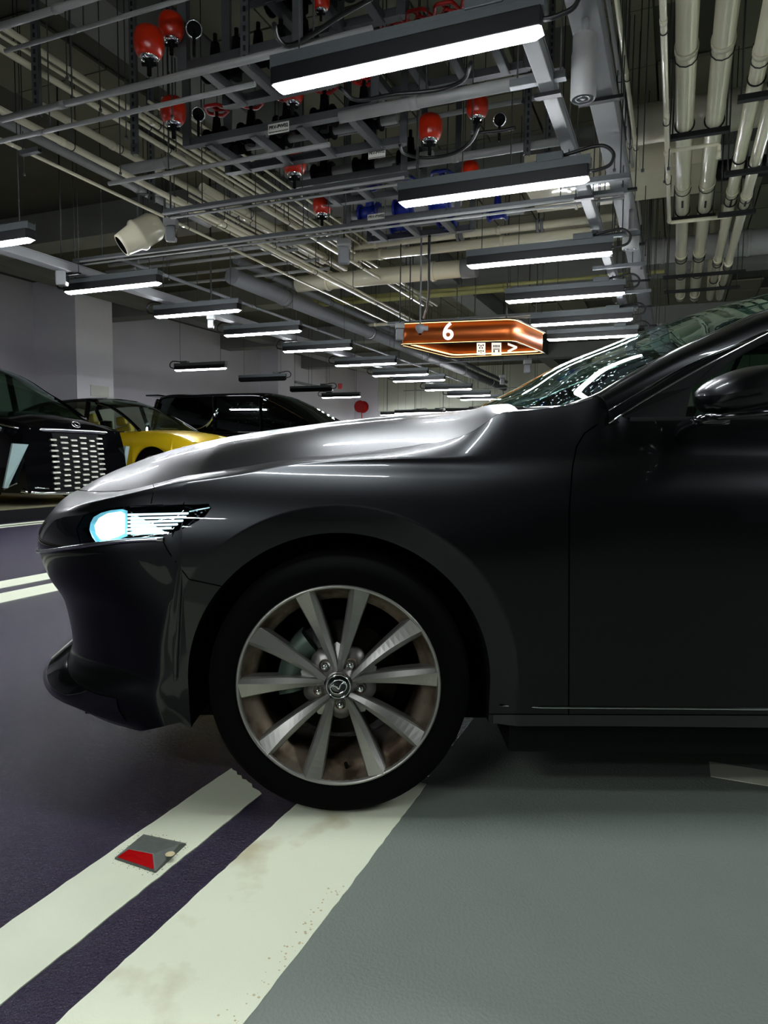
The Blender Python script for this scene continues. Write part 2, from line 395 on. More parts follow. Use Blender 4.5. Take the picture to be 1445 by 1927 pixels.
for i in range(220):
    e = random.random() * 4; k = int(e); p = B4[k].lerp(B4[(k + 1) % 4], e - k) + Vector((random.gauss(0, .007), random.gauss(0, .007), .0004)); r = random.uniform(.0005, .0016)
    g.add([p + Vector((r * cos(t), r * sin(t), 0)) for t in (0, 1.3, 2.4, 3.6, 5)], [(0, 1, 2, 3, 4)])
g.build('stud_grime', mat('dark grime', (70, 64, 40), rough=.9), st, kind='stuff')
# ------------------------------------------------------------------ the grey car in front
YC = 2.49                                    # its centre plane; near flank at y = 1.59
car = thing('car', 'dark grey metallic hatchback in the foreground, seen from its left side, with dusty alloy wheel', 'car', (1.25, YC, 0))
ax = .1025 * -1; ZC = .313; AR = .359; BR = .424         # arch centre x, wheel centre z, arch radius, flare radius
XR = ax + 2.725                                          # rear axle
XJ = -.47                                                # joint between flank and nose
PLAN = [(0, (-.97, 2.49)), (1, (-.955, 2.25)), (2, (-.92, 1.98)), (3, (-.86, 1.80)), (4, (-.76, 1.685)), (5, (-.62, 1.612)), (6, (XJ, 1.59)), (7, (-.30, 1.59))]
PLX = [(a, p[0]) for a, p in PLAN]; PLY = [(a, p[1]) for a, p in PLAN]
CRZ = [(0, .695), (1, .695), (2, .697), (3, .702), (4, .722), (5, .752), (6, .785), (7, .812)]
TOPN = [(0, (-.985, 2.49, .735)), (1, (-.98, 2.30, .735)), (2, (-.93, 2.13, .737)), (3, (-.86, 2.03, .74)), (4, (-.78, 1.97, .742)), (5, (-.64, 1.86, .757)), (6, (XJ, 1.80, .80)), (7, (-.30, 1.79, .829))]
KZ = [(.133, .70), (.164, .83), (.205, .93), (.245, .985), (.279, .99), (.32, .915), (.34, .907), (.42, .925), (.474, .952), (.528, 1.012), (.589, 1.05), (.636, 1.057), (.67, 1.03), (.717, .96)]
CRS = [(XJ, .785), (-.35, .803), (-.23, .828), (-.05, .842), (.2, .849), (.43, .857), (.9, .860), (1.6, .865), (2.3, .885), (2.9, .90), (3.3, .88)]   # crest height along the flank
TPS = [(XJ, (1.80, .80)), (-.33, (1.79, .825)), (-.22, (1.79, .842)), (-.03, (1.79, .862)), (.07, (1.785, .876)), (.171, (1.77, .894)), (.216, (1.755, .912)), (.255, (1.748, .938)), (.282, (1.745, .958)),
       (.365, (1.735, .967)), (.443, (1.72, .979)), (.509, (1.70, 1.0)), (.545, (1.69, .965)), (.58, (1.675, .942)), (1.0, (1.672, .950)), (2.0, (1.69, .975)), (2.8, (1.80, 1.0)), (3.3, (1.95, .98))]
def tps(x): return cr([(a, b[0]) for a, b in TPS], x), cr([(a, b[1]) for a, b in TPS], x)
def prof(x, z):
    """inward offset of the flank from y = 1.59"""
    fz = cr([(.1, .055), (.2, .035), (.3, .018), (.45, .006), (.58, .0), (.64, .001), (.68, .007), (.72, .020), (.76, .040), (.80, .070), (.84, .108), (.95, .12)], z)
    dz = cr([(.1, .07), (.2, .04), (.27, .028), (.35, .022), (.46, .020), (.60, .014), (.70, .012), (.75, .015), (.79, .026), (.83, .049), (.860, .074), (.95, .082)], z)
    d = sstep(.1, .6, x) * (1 - sstep(1.9, 2.4, x))
    y = fz * (1 - d) + dz * d
    for cx in (ax, XR):
        r = hypot(x - cx, max(z - ZC, 0))
        if r < BR: y += .022 * (1 - (r - AR) / (BR - AR)) ** .9 * (1 if r > AR else 1)
    return y
def rearwrap(x):   # tail plan
    return 0 if x < 2.9 else .9 * ((x - 2.9) / .55) ** 3.2
def col(st):
    """one station: list of points bottom to top; st = ('n', a) nose or ('s', x, inside) flank"""
    n1, n2, n3 = 14, 34, 14
    if st[0] == 'n':
        a = st[1]; px, py = cr(PLX, a), cr(PLY, a); zc = cr(CRZ, a); wgt = sstep(3.2, 6, a)
        zb = .133 + .005 * a + .045 * sstep(4.5, 6, a)
        def S(z):
            k = cr(KZ, z); k = k + (1 - k) * sstep(5, 6, a) * 0
            x = XJ + (px - XJ) * k
            yy = py + (1 - k) * .35 * sstep(0, 3, a) * (1 - sstep(4.5, 6, a)) + prof(x, z) * wgt
            return Vector((x, yy, z))
        za = zb; zm = ZC; T = Vector([cr([(q, p[i]) for q, p in TOPN], a) for i in range(3)])
        lo = None
    else:
        x = st[1]; ins = st[2]; zc = cr(CRS, x)
        S = lambda z: Vector((x, 1.59 + prof(x, z) + rearwrap(x), z))
        zb = cr([(XJ, .183), (-.40, .19), (.3, .212), (2.3, .215), (3.3, .25)], x); zm = ZC; za = zb
        for cx in (ax, XR):
            dx = abs(x - cx)
            if dx < BR + 1e-9: zm = ZC + sqrt(max(BR * BR - dx * dx, 0))
            if dx < AR + 1e-9 and ins: za = ZC + sqrt(max(AR * AR - dx * dx, 0))
        t = tps(x); T = Vector((x, max(t[0], 1.59 + rearwrap(x) + .05), t[1]))
        # round the table corners a little
    pts = [S(za + (zm - za) * i / n1) for i in range(n1)]
    pts += [S(zm + (zc - zm) * i / n2) for i in range(n2)]
    Cp = S(zc); mid = (Cp + T) / 2
    if st[0] == 'n': mid += Vector((-.012, -.006, .012)) * (1 if st[1] > 1 else .6)
    else:
        f = 1 - sstep(.45, .62, st[1])
        mid += Vector((0, -.004 * f + .012 * (1 - f), .010 * f - .012 * (1 - f)))
    for i in range(n3 + 1):
        t = i / n3; pts.append(Cp * (1 - t)**2 + mid * 2 * t * (1 - t) + T * t * t)
    return pts
sts = [('n', 6 * i / 70) for i in range(70)]
xs = set()
def arange(a, b, d): n = max(1, int(round((b - a) / d))); return [a + (b - a) * i / n for i in range(n + 1)]
for cx, d in ((ax, .008), (XR, .02)):
    for i in range(int(AR / d * 1.6) + 1): xs.add(round(cx - AR * cos(pi * i / int(AR / d * 1.6)), 6))
    xs.add(round(cx - BR, 6)); xs.add(round(cx + BR, 6)); xs.add(round(cx - BR + .01, 6)); xs.add(round(cx + BR - .01, 6))
    for q in (.37, .385, .4): xs.add(round(cx - q, 6)); xs.add(round(cx + q, 6))
for x in arange(ax + BR + .008, .75, .01): xs.add(round(x, 6))
for x in arange(.78, XR - BR - .02, .035): xs.add(round(x, 6))
for x in arange(XR + BR + .02, 3.42, .03): xs.add(round(x, 6))
xs = sorted(x for x in xs if x >= XJ - 1e-6)
for x in xs:
    e = [abs(abs(x - cx) - AR) < 1e-5 for cx in (ax, XR)]
    if any(e):
        left = x < (ax if e[0] else XR)
        sts += [('s', x, 0), ('s', x, 1)] if left else [('s', x, 1), ('s', x, 0)]
    else:
        sts.append(('s', x, 1))
cols = [col(s) for s in sts]
bm = bmesh.new()
V = [[bm.verts.new(p) for p in c] for c in cols]
for i in range(len(V) - 1):
    same = sts[i][0] == 's' and sts[i + 1][0] == 's' and abs(sts[i][1] - sts[i + 1][1]) < 1e-9
    if same: continue
    for k in range(len(V[0]) - 1):
        bm.faces.new((V[i][k], V[i + 1][k], V[i + 1][k + 1], V[i][k + 1]))
bmesh.ops.remove_doubles(bm, verts=bm.verts, dist=1e-5)
bmesh.ops.dissolve_degenerate(bm, dist=1e-6, edges=bm.edges)
bm.normal_update()
NL = bm.verts.layers.float_vector.new('nrm')
for v in bm.verts: v[NL] = v.normal
def finish(bm, name, m, parent, pred=None, flipn=False, **kw):
    """faces of a bmesh for which pred holds, as one object with the stored smooth normals"""
    nl = bm.verts.layers.float_vector['nrm']
    o_, f_, nn, idx = [], [], [], {}
    org = parent.matrix_basis.translation
    for f in bm.faces:
        if pred and not pred(f): continue
        ff = []
        for v in f.verts:
            if v.index not in idx or True:
                key = v
                if key not in idx: idx[key] = len(o_); o_.append(v.co - org); nn.append(Vector(v[nl]).normalized())
            ff.append(idx[v])
        f_.append(ff)
    if not f_: return None
    me = bpy.data.meshes.new(name); me.from_pydata(o_, [], f_); me.update()
    me.polygons.foreach_set('use_smooth', [True] * len(f_))
    me.normals_split_custom_set_from_vertices(nn); me.materials.append(m)
    o = bpy.data.objects.new(name, me); C.objects.link(o); o.parent = parent
    for k_, v_ in kw.items(): o[k_] = v_
    return o
def mirrored(bm):
    b = bm.copy(); nl = b.verts.layers.float_vector['nrm']
    for v in b.verts:
        v.co.y = 2 * YC - v.co.y; n = Vector(v[nl]); v[nl] = (n.x, -n.y, n.z)
    bmesh.ops.reverse_faces(b, faces=b.faces)
    for v in b.verts:
        pass
    return b
# dark inner shell a little behind the panels, so that the shut lines are real gaps
near_ = [v for v in bm.verts if v.co.x > 0]
if sum(v.normal.y for v in near_) > 0:          # normals must point outward, towards -y
    bmesh.ops.reverse_faces(bm, faces=bm.faces)
    for v in bm.verts: v[NL] = -Vector(v[NL])
inner = bm.copy(); nl = inner.verts.layers.float_vector['nrm']
for v in inner.verts: v.co -= Vector(v[nl]) * .012
def near_lamp(f):
    c = f.calc_center_median()
    if c.y > 2.2 or c.x > ax: return False
    x, y = PX(c); return 128 < x < 408 and 940 < y < 1040
bmesh.ops.delete(inner, geom=[f for f in inner.faces if near_lamp(f)], context='FACES')
finish(inner, 'inner_shell', M_black, car); finish(mirrored(inner), 'inner_shell', M_black, car)
far_half = mirrored(bm)
# --- shut lines, given as pixel polylines seen on the near flank
def in_poly(x, y, P):
    r = False; n = len(P)
    for i in range(n):
        (x1, y1), (x2, y2) = P[i], P[(i + 1) % n]
        if (y1 > y) != (y2 > y) and x < (x2 - x1) * (y - y1) / (y2 - y1) + x1: r = not r
    return r
def seg_d(x, y, a, b):
    dx, dy = b[0] - a[0], b[1] - a[1]; t = max(0, min(1, ((x - a[0]) * dx + (y - a[1]) * dy) / (dx * dx + dy * dy)))
    return hypot(x - a[0] - t * dx, y - a[1] - t * dy)
def cut(bm, poly, g, closed=False, front=True):
    segs = [(poly[i], poly[i + 1]) for i in range(len(poly) - 1)] + ([(poly[-1], poly[0])] if closed else [])
    for a, b in segs:
        ra, rb = ray(*a), ray(*b); n = ra.cross(rb).normalized()
        dpx = (ray(a[0] - (b[1] - a[1]) * .01, a[1] + (b[0] - a[0]) * .01) - ra)
        e = Vector((-(b[1] - a[1]), (b[0] - a[0]))).normalized() * g
        for s in ((-1, 1) if g else (0,)):
            qa = (a[0] + e[0] * s, a[1] + e[1] * s); qb = (b[0] + e[0] * s, b[1] + e[1] * s)
            n = ray(*qa).cross(ray(*qb)).normalized()
            fs = []
            for f in bm.faces:
                c = f.calc_center_median()
                if front and c.y > 2.2: continue
                q = PX(c)
                if seg_d(q[0], q[1], a, b) < 14: fs.append(f)
            es = {x for f in fs for x in f.edges}; vs = {x for f in fs for x in f.verts}
            bmesh.ops.bisect_plane(bm, geom=fs + list(es) + list(vs), plane_co=CC, plane_no=n, dist=1e-6)
    if g:
        kill = []
        for f in bm.faces:
            c = f.calc_center_median()
            if c.y > 2.2: continue
            q = PX(c)
            if min(seg_d(q[0], q[1], a, b) for a, b in segs) < g * .98: kill.append(f)
        bmesh.ops.delete(bm, geom=kill, context='FACES')
HL = [(158, 968), (200, 957), (246, 952), (320, 950), (392, 948), (398, 956), (384, 974), (350, 993), (302, 1010), (240, 1020), (170, 1030), (150, 1022), (143, 995)]
WG = [(84, 985), (120, 973), (158, 968), (143, 995), (150, 1022), (170, 1030), (120, 1041), (76, 1043), (70, 1010)]     # dark grille corner beside the headlamp
SEAM = [(285, 905), (290, 917), (284, 950)]
SEAM2 = [(302, 1010), (318, 1040), (355, 1090), (420, 1104)]
DOOR = [(1122, 800), (1100, 815), (1085, 840), (1077, 880), (1071, 960), (1070, 1345)]
SILL = [(925, 1344), (1470, 1346)]
BMPL = [(95, 1050), (180, 1045), (240, 1033), (300, 1014)]
cut(bm, HL, 0, True); cut(bm, WG, 0, True); cut(bm, SEAM, .9); cut(bm, SEAM2, 1.1); cut(bm, DOOR, 1.3); cut(bm, SILL, 1.1)
bm.normal_update(); bm.verts.index_update()
def q_(f): c = f.calc_center_median(); return (*PX(c), c)
REG = {}
BP = [(0, 700), (288, 700), (290, 917), (284, 950), (302, 1010), (318, 1040), (355, 1090), (425, 1105), (425, 1500), (0, 1500)]
for f in bm.faces:
    x, y, c = q_(f)
    if c.y < 2.2 and in_poly(x, y, HL): r = 'lens'
    elif c.y < 2.2 and in_poly(x, y, WG): r = 'grille'
    elif c.x < -.55 and c.y > 2.0 and .36 < c.z < .665 : r = 'grille'
    elif (in_poly(x, y, BP) and c.x < ax) or c.x < -.8: r = 'bumper'
    elif c.x > .75: r = 'sill' if (y > 1346 and c.x < XR) else 'rear'
    elif x > 1000 and y > 1345: r = 'sill'
    elif y > 1344 and x > 925: r = 'sill'
    elif y > 857 and x > 1071: r = 'door'
    elif x > 1085 and in_poly(x, y, [(1122, 800), (1100, 815), (1085, 840), (1077, 880), (1077, 1340), (2500, 1340), (2500, 700), (1150, 790)]): r = 'door'
    else: r = 'fender'
    if r == 'rear':
        r = 'door' if c.x < 1.35 else ('rear_door' if c.x < 2.2 and c.z < 2 else 'quarter_panel')
    REG.setdefault(r, set()).add(f)
NAMES = {'fender': 'front_fender', 'bumper': 'front_bumper', 'door': 'front_door', 'rear_door': 'rear_door', 'quarter_panel': 'quarter_panel'}
fender = None
for r, nm in NAMES.items():
    S_ = REG[r]; o = finish(bm, nm, M_paint, car, lambda f: f in S_)
    if r == 'bumper': bumper_o = o
    if r == 'door': door_o = o
S_ = REG['sill']; finish(bm, 'sill_panel', M_blackgloss, car, lambda f: f in S_, label='gloss black sill strip below the doors')
S_ = REG['grille']; finish(bm, 'grille', M_blackgloss, car, lambda f: f in S_, label='gloss black grille surround')
S_ = REG['lens']; lens = finish(bm, 'headlight', M_lens, car, lambda f: f in S_, label='clear headlamp lens, lit cold white inside')
S_ = REG['fender'] | REG['bumper'] | REG['door'] | REG['rear_door'] | REG['quarter_panel']
finish(far_half, 'far_side_panel', M_paint, car, lambda f: not (f.calc_center_median().y < 3.0 and .36 < f.calc_center_median().z < .665 and f.calc_center_median().x < -.55))
finish(far_half, 'grille', M_blackgloss, car, lambda f: f.calc_center_median().y < 3.0 and .36 < f.calc_center_median().z < .665 and f.calc_center_median().x < -.55)
# --- bonnet
ZCEN = [(-.985, .737), (-.93, .775), (-.84, .818), (-.72, .862), (-.53, .908), (-.23, .955), (-.04, .978), (.147, .994), (.33, 1.004)]
YE = [(-.985, 2.49), (-.98, 2.30), (-.93, 2.13), (-.86, 2.03), (-.78, 1.97), (-.64, 1.86), (XJ, 1.80), (-.33, 1.79), (-.03, 1.79), (.171, 1.77), (.216, 1.755), (.255, 1.748), (.282, 1.745), (.33, 1.74)]
ZE = [(-.985, .735), (-.93, .737), (-.86, .74), (-.78, .742), (-.64, .757), (XJ, .80), (-.33, .825), (-.22, .842), (-.03, .862), (.1745, .888), (.2235, .907), (.2675, .935), (.30, .957), (.33, .965)]
def hood_pt(x, v, drop=0):
    ye, ze = (tps(x) if x > XJ else (interp(YE, x), interp(ZE, x))); ye += .003; ze += .001; zc = cr(ZCEN, x)
    y = ye + (YC - ye) * v
    f = 1 - (1 - v) ** 2.6
    z = ze + (zc - ze) * f + .010 * sin(min(1, v / .45) * pi) * sstep(-.9, -.4, x)
    return Vector((x, y, z - drop))
hx = [-.985 + .05 * (i / 14) ** 1.6 for i in range(14)] + [-.935 + 1.265 * i / 70 for i in range(71)]
rows = []
for x in hx:
    h = [hood_pt(x, i / 30) for i in range(31)]
    rows.append(h + [Vector((p.x, 2 * YC - p.y, p.z)) for p in reversed(h[:-1])])
m = MB(); m.grid(rows, True); hood = m.build('hood', M_paint, car)
m = MB(); m.grid([[p - Vector((0, 0, .02)) for p in r] for r in rows], True); m.build('hood_liner', M_black, car)
# --- wheel housing
m = MB(); A = []
for i in range(41):
    t = pi * i / 40; A.append((ax - (AR + .001) * cos(t), ZC + (AR + .001) * sin(t)))
A = [(ax - AR - .001, .19)] + A + [(ax + AR + .001, .21)]
def sy(x, z): return 1.59 + prof(x, z)
m.grid([[Vector((x, sy(x, z) + .001, z)), Vector((x, sy(x, z) + .03, z)), Vector((x, 2.05, z))] for x, z in A], True)
m.add([Vector((x, 2.02, z)) for x, z in A], [tuple(range(len(A)))])
m.build('wheel_housing', M_black, car)
m = MB(); m.grid([[Vector((2 * XR - (XR - ax) - 0 + (x - ax) - (XR - ax) if False else x + XR - ax, 1.63, z)), Vector((x + XR - ax, 2.05, z))] for x, z in A], True)
m.add([Vector((x + XR - ax, 2.02, z)) for x, z in A], [tuple(range(len(A)))]); m.build('wheel_housing', M_black, car)
# underbody, middle part lowered and widened to deepen the shade beneath
m = MB(); m.box((1.25, YC, .20), (4.1, 1.30, .10)); m.box((1.26, YC, .18), (1.9, 1.66, .09)); m.build('underbody', M_black, car)
# front lip, dark chrome wing under the headlamp, fog slot
def nose(a, z, out=0.):
    px, py = cr(PLX, a), cr(PLY, a); k = cr(KZ, z); x = XJ + (px - XJ) * k
    y = py + (1 - k) * .35 * sstep(0, 3, a) * (1 - sstep(4.5, 6, a)) + prof(x, z) * sstep(3.2, 6, a)
    n = Vector((cr(PLX, a) - cr(PLX, a - .05), cr(PLY, a) - cr(PLY, a - .05), 0)).normalized().cross(Vector((0, 0, 1))) if a > .06 else Vector((-1, 0, 0))
    if n.x > 0: n = -n
    return Vector((x, y, z)) + n * out
m = MB()
for mir in (0, 1):
    P = [nose(.1 + a * .1, .598 + .058 * sstep(2.6, 5.7, a * .1), .003) for a in range(0, 58)]
    if mir: P = [Vector((p.x, 2 * YC - p.y, p.z)) for p in P]
    m.tube(P, .0055, 6)
m.build('signature_wing', M_silver, car, label='thin bright wing strip under the headlamp')
for mir in (0, 1):
    m = MB(); R = []
    for i in range(46):
        a = 1.0 + 3.9 * i / 45; e = 1 - sstep(3.4, 4.9, a)
        base = [nose(a, .318 - .05 * sstep(2.4, 4.9, a), .002), nose(a, .29 - .05 * sstep(2.4, 4.9, a), .020 * e + .004), nose(a, .262 - .05 * sstep(2.4, 4.9, a), .028 * e + .003), nose(a, .24 - .05 * sstep(2.4, 4.9, a), .006)]
        R.append([Vector((p.x, 2 * YC - p.y if mir else p.y, p.z)) for p in base])
    m.grid(R, True); m.build('lower_lip', M_blackgloss, car, label='gloss black lower bumper lip')
m = MB()
for i in range(9):
    z = .40 + i * .028
    P = [nose(a * .1, z, .004) for a in range(0, 22)]
    m.tube([Vector((p.x, 2 * YC - p.y, p.z)) for p in reversed(P[1:])] + P, .004, 4)
o = m.build('grille_mesh', M_dark, car, kind='stuff')
# --- headlamp inside
hl = lens
def lensp(px, py, dep):     # a point behind the lens seen at a pixel
    d = ray(px, py).normalized()
    hit = None
    for y in [1.60 + .004 * i for i in range(200)]:
        p = CC + d * (y / d.y)
        # nearest column at that height
        a0, best = None, 9
        for i in range(0, 121):
            a = i * .05; q = nose(a, min(max(p.z, .2), .70)); e = hypot(q.x - p.x, q.y - p.y)
            if e < best: best, a0, Q = e, a, q
        if best < .006: hit = p; break
    return (hit or CC + d * (1.75 / d.y)) + Vector((.35, .94, 0)) * dep
m = MB(); L = len(HL); back = [lensp(x, y, .06) for x, y in HL]; frn = [lensp(x, y, .004) for x, y in HL]
m.add(back + frn, [tuple(range(L))] + [(i, (i + 1) % L, L + (i + 1) % L, L + i) for i in range(L)])
m.build('lamp_housing', M_blackgloss, hl)
M_led = mat('cold white lamp light', (200, 240, 255), emit=(225, 246, 255), estr=2.2, rough=.2)
M_ledb = mat('dim cyan lamp light', (90, 170, 190), emit=(110, 170, 185), estr=.4, rough=.2)
# glowing bowl
m = MB(); P = [(162, 985), (168, 974), (182, 966), (200, 961), (222, 959), (232, 962), (232, 1010), (214, 1017), (190, 1023), (174, 1024), (165, 1012), (160, 998)]
m.add([lensp(x, y, .014) for x, y in P], [tuple(range(len(P)))]); m.build('lamp_bowl', M_ledb, hl)
m = MB(); P = [(172, 990), (180, 976), (196, 967), (222, 963), (229, 968), (229, 1004), (218, 1010), (200, 1016), (184, 1017), (175, 1006)]
m.add([lensp(x, y, .010) for x, y in P], [tuple(range(len(P)))]); m.build('lamp_reflector', M_led, hl)
m = MB()
for k_, (y, x1) in enumerate([(969, 338), (976, 334), (983, 328), (990, 318), (997, 306), (1004, 284)]):
    a, b = lensp(228, y + 1, .02), lensp(x1, y - 1, .03); m.bar(a, b, .012, .0042)
m.build('reflector_rib', mat('lit reflector ribs', (220, 240, 245), emit=(205, 235, 240), estr=1.0, rough=.2), hl, kind='stuff')
m = MB(); P = [(226, 965), (345, 965), (300, 1008), (226, 1010)]
m.add([lensp(x, y, .035) for x, y in P], [tuple(range(4))]); m.build('reflector_plate', M_silver, hl)
m = MB(); m.bar(lensp(362, 962, .02), lensp(332, 996, .02), .008, .004); m.bar(lensp(378, 963, .012), lensp(340, 992, .012), .005, .003); m.bar(lensp(346, 964, .02), lensp(392, 955, .01), .006, .003)
m.build('lamp_trim', M_chrome, hl)
m = MB(); P_ = [lensp(x, y, -.002) for x, y in [(246, 952), (300, 950), (345, 949), (392, 948), (398, 956), (384, 974), (350, 993), (302, 1010)]]; m.tube(P_, .003, 6); m.build('lamp_seal', M_black, hl)

# --- greenhouse
GE = [(900, 776, 1.80), (1000, 773, 1.742), (1062, 764, 1.725), (1117, 746, 1.705), (1164, 718, 1.728), (1213, 690, 1.75), (1277, 656, 1.785), (1353, 622, 1.83), (1445, 583, 1.89)]
gE = [U(x, y, y=d) for x, y, d in GE] + [Vector((1.33, 1.97, 1.335)), Vector((1.5, 2.0, 1.372))]
gC0 = [(890, 778), (900, 766), (968, 732), (1043, 692), (1126, 658), (1202, 628), (1277, 601), (1353, 579), (1445, 558)]
gC = [U(x, y, y=YC) for x, y in gC0] + [Vector((1.50, YC, 1.418)), Vector((1.62, YC, 1.43))]
def rs(P, n):
    L = [0]
    for i in range(len(P) - 1): L.append(L[-1] + (P[i + 1] - P[i]).length)
    out = []
    for k in range(n):
        t = L[-1] * k / (n - 1)
        out.append(Vector([cr([(L[i], P[i][j]) for i in range(len(P))], t) for j in range(3)]))
    return out
nE = 40; a1 = rs(gE[2:], nE); a0 = rs(gC, nE)
rows = []
for e, c in zip(a1, a0):
    r = []
    for k in range(17):
        t = k / 16; s = sin(t * pi / 2)
        p = Vector((e.x + (c.x - e.x) * s, e.y + (c.y - e.y) * t, e.z + (c.z - e.z) * s)); r.append(p)
    rows.append(r + [Vector((p.x, 2 * YC - p.y, p.z)) for p in reversed(r[:-1])])
m = MB(); m.grid(rows, True); ws = m.build('windscreen', M_glassf, car)
m = MB(); m.tube([p + Vector((0, -.001, 0)) for p in rows and [r[0] for r in rows]], .0035, 6); m.tube([Vector((r[0].x, 2 * YC - r[0].y, r[0].z)) for r in rows], .0035, 6)
m.tube([p + Vector((0, 0, -.004)) for p in rows[0]], .005, 6); m.build('windscreen_trim', M_chrome, car)
# cowl between bonnet and glass
m = MB(); R = []
for k in range(33):
    e = rows[0][k]; hh = hood_pt(.325, k / 16 if k <= 16 else (32 - k) / 16); hh.y = e.y if False else (hh.y if k <= 16 else 2 * YC - hh.y)
    R.append([hh - Vector((0.01, 0, .012)), (hh + e) / 2 - Vector((0, 0, .012)), e - Vector((-.01, 0, .004))])
m.grid(R, True); m.build('cowl', M_paint, car)
L1 = [(1145, 773, 1.69), (1213, 732, 1.71), (1289, 688, 1.74), (1395, 643, 1.79), (1445, 621, 1.82)]
L2 = [(1145, 797, 1.678), (1200, 761, 1.69), (1302, 702, 1.73), (1419, 640, 1.785), (1460, 620, 1.80)]
L3 = [(1150, 799, 1.68), (1290, 786, 1.69), (1302, 728, 1.725), (1350, 703, 1.745), (1460, 655, 1.79)]
c1 = rs([U(*q[:2], y=q[2]) for q in L1] + [Vector((1.32, 1.90, 1.31)), Vector((1.6, 1.955, 1.355)), Vector((2.3, 1.965, 1.335)), Vector((2.9, 1.98, 1.20)), Vector((3.2, 1.95, 1.02))], 60)
c2 = rs([U(*q[:2], y=q[2]) for q in L2] + [Vector((1.30, 1.885, 1.285)), Vector((1.6, 1.935, 1.325)), Vector((2.3, 1.945, 1.305)), Vector((2.8, 1.95, 1.20)), Vector((3.0, 1.90, 1.03))], 60)
top = rs([U(1117, 742, y=1.712) + Vector((.005, -.002, 0))] + a1[4::5] + [Vector((1.6, 2.03, 1.385)), Vector((2.3, 2.04, 1.365)), Vector((2.95, 2.06, 1.23)), Vector((3.3, 2.10, 1.03))], 60)
def mir(P): return [Vector((p.x, 2 * YC - p.y, p.z)) for p in P]
def both(fn, name, material, parent=car, **kw):
    for k_ in (0, 1):
        m = MB(); fn(m, (lambda P: mir(P)) if k_ else (lambda P: P)); m.build(name, material, parent, **kw)
def pill(m, f):
    R = []
    for a, b in zip(top, c1): mm = (a + b) / 2 + Vector((0, -.012, .006)); R.append([a, (a + mm) / 2 + Vector((0, -.003, .002)), mm, (b + mm) / 2 + Vector((0, -.003, 0)), b])
    m.grid([f(r) for r in R], True)
both(pill, 'roof_pillar', M_paint)
both(lambda m, f: m.grid([f([a + Vector((0, .004, 0)), (a + b) / 2 + Vector((0, -.004, 0)), b]) for a, b in zip(c1, c2)], True), 'window_frame', M_blackgloss)
both(lambda m, f: (m.tube(f(c2), .0022, 6), m.tube(f([p + Vector((0, -.001, 0)) for p in c1]), .0014, 5)), 'frame_highlight', M_chrome)  # thin chrome tubes put in for the highlights along the gloss black frame
# roof + rear glass + tailgate
rc = rs([Vector((1.50, YC, 1.418)), Vector((1.8, YC, 1.435)), Vector((2.3, YC, 1.42)), Vector((2.9, YC, 1.33)), Vector((3.36, YC, 1.06))], 30)
re = rs([gE[-1], Vector((1.8, 2.035, 1.385)), Vector((2.3, 2.04, 1.365)), Vector((2.95, 2.06, 1.23)), Vector((3.3, 2.10, 1.03))], 30)
def span(e, c, n=10):
    r = [Vector((e.x + (c.x - e.x) * sin(k / n * pi / 2), e.y + (c.y - e.y) * k / n, e.z + (c.z - e.z) * sin(k / n * pi / 2))) for k in range(n + 1)]
    return r + mir(list(reversed(r[:-1])))
m = MB(); m.grid([span(e, c) for e, c in zip(re[:21], rc[:21])], True); m.build('roof', M_paint, car)
m = MB(); m.grid([span(e, c) for e, c in zip(re[20:], rc[20:])], True); m.build('rear_window', M_glassd, car)
m = MB(); e0 = re[-1]; m.grid([[Vector((3.3, 1.95, .98)), Vector((3.36, YC, 1.06)), Vector((3.3, 2 * YC - 1.95, .98))], [Vector((3.42, 2.0, .6)), Vector((3.52, YC, .62)), Vector((3.42, 2 * YC - 2.0, .6))], [Vector((3.38, 2.0, .25)), Vector((3.45, YC, .25)), Vector((3.38, 2 * YC - 2.0, .25))]], True)
m.build('tailgate', M_paint, car)
# side window: belt, corner panel, glass
P3 = [U(*q[:2], y=q[2]) for q in L3]
both(lambda m, f: m.add(f([c2[0] + Vector((0, .002, 0)), P3[1] + Vector((0, .002, 0)), P3[2], P3[3], c2[9], c2[6], c2[3]]), [(0, 1, 2, 6), (6, 2, 3, 5), (5, 3, 4)]), 'corner_panel', M_black)
b3 = [P3[2], P3[3]] + [a + Vector((0, .004, -.022)) for a in c2[9:48]]
both(lambda m, f: m.grid([f([a, (a + b) / 2 + Vector((0, -.004, 0)), b]) for a, b in zip(c2[8:48], rs(b3, 40))], True), 'glass_run', M_black)
base = [Vector((p.x if p.x > P3[1].x else P3[1].x, 1.695, P3[1].z + .0)) for p in rs(b3, 40)]
both(lambda m, f: m.grid([f([a + Vector((0, .006, 0)), b + Vector((0, .006, 0))]) for a, b in zip(rs(b3, 40), base)], True), 'side_window', M_glasss)
both(lambda m, f: (m.bar(*f([Vector((1.42, 1.75, .96)), Vector((1.50, 1.93, 1.33))]), .12, .02, (1, 0, 0)), m.bar(*f([Vector((2.35, 1.76, .98)), Vector((2.45, 1.94, 1.29))]), .10, .02, (1, 0, 0))), 'door_pillar', M_black)
m = MB(); xs_ = [.58, .8, 1.0, 1.5, 2.0, 2.5, 2.8, 3.1]
m.grid([[Vector((x, interp(TPS, x)[0] - .002, interp(TPS, x)[1] - .004)), Vector((x, interp(TPS, x)[0] + .0, interp(TPS, x)[1] + .006)), Vector((x, interp(TPS, x)[0] + .03, interp(TPS, x)[1] + .004)), Vector((x, 1.9, interp(TPS, x)[1] - .06))] for x in xs_], True)
m.grid([mir([Vector((x, interp(TPS, x)[0] - .002, interp(TPS, x)[1] - .004)), Vector((x, interp(TPS, x)[0] + .03, interp(TPS, x)[1] + .004)), Vector((x, 1.9, interp(TPS, x)[1] - .06))]) for x in xs_], True)
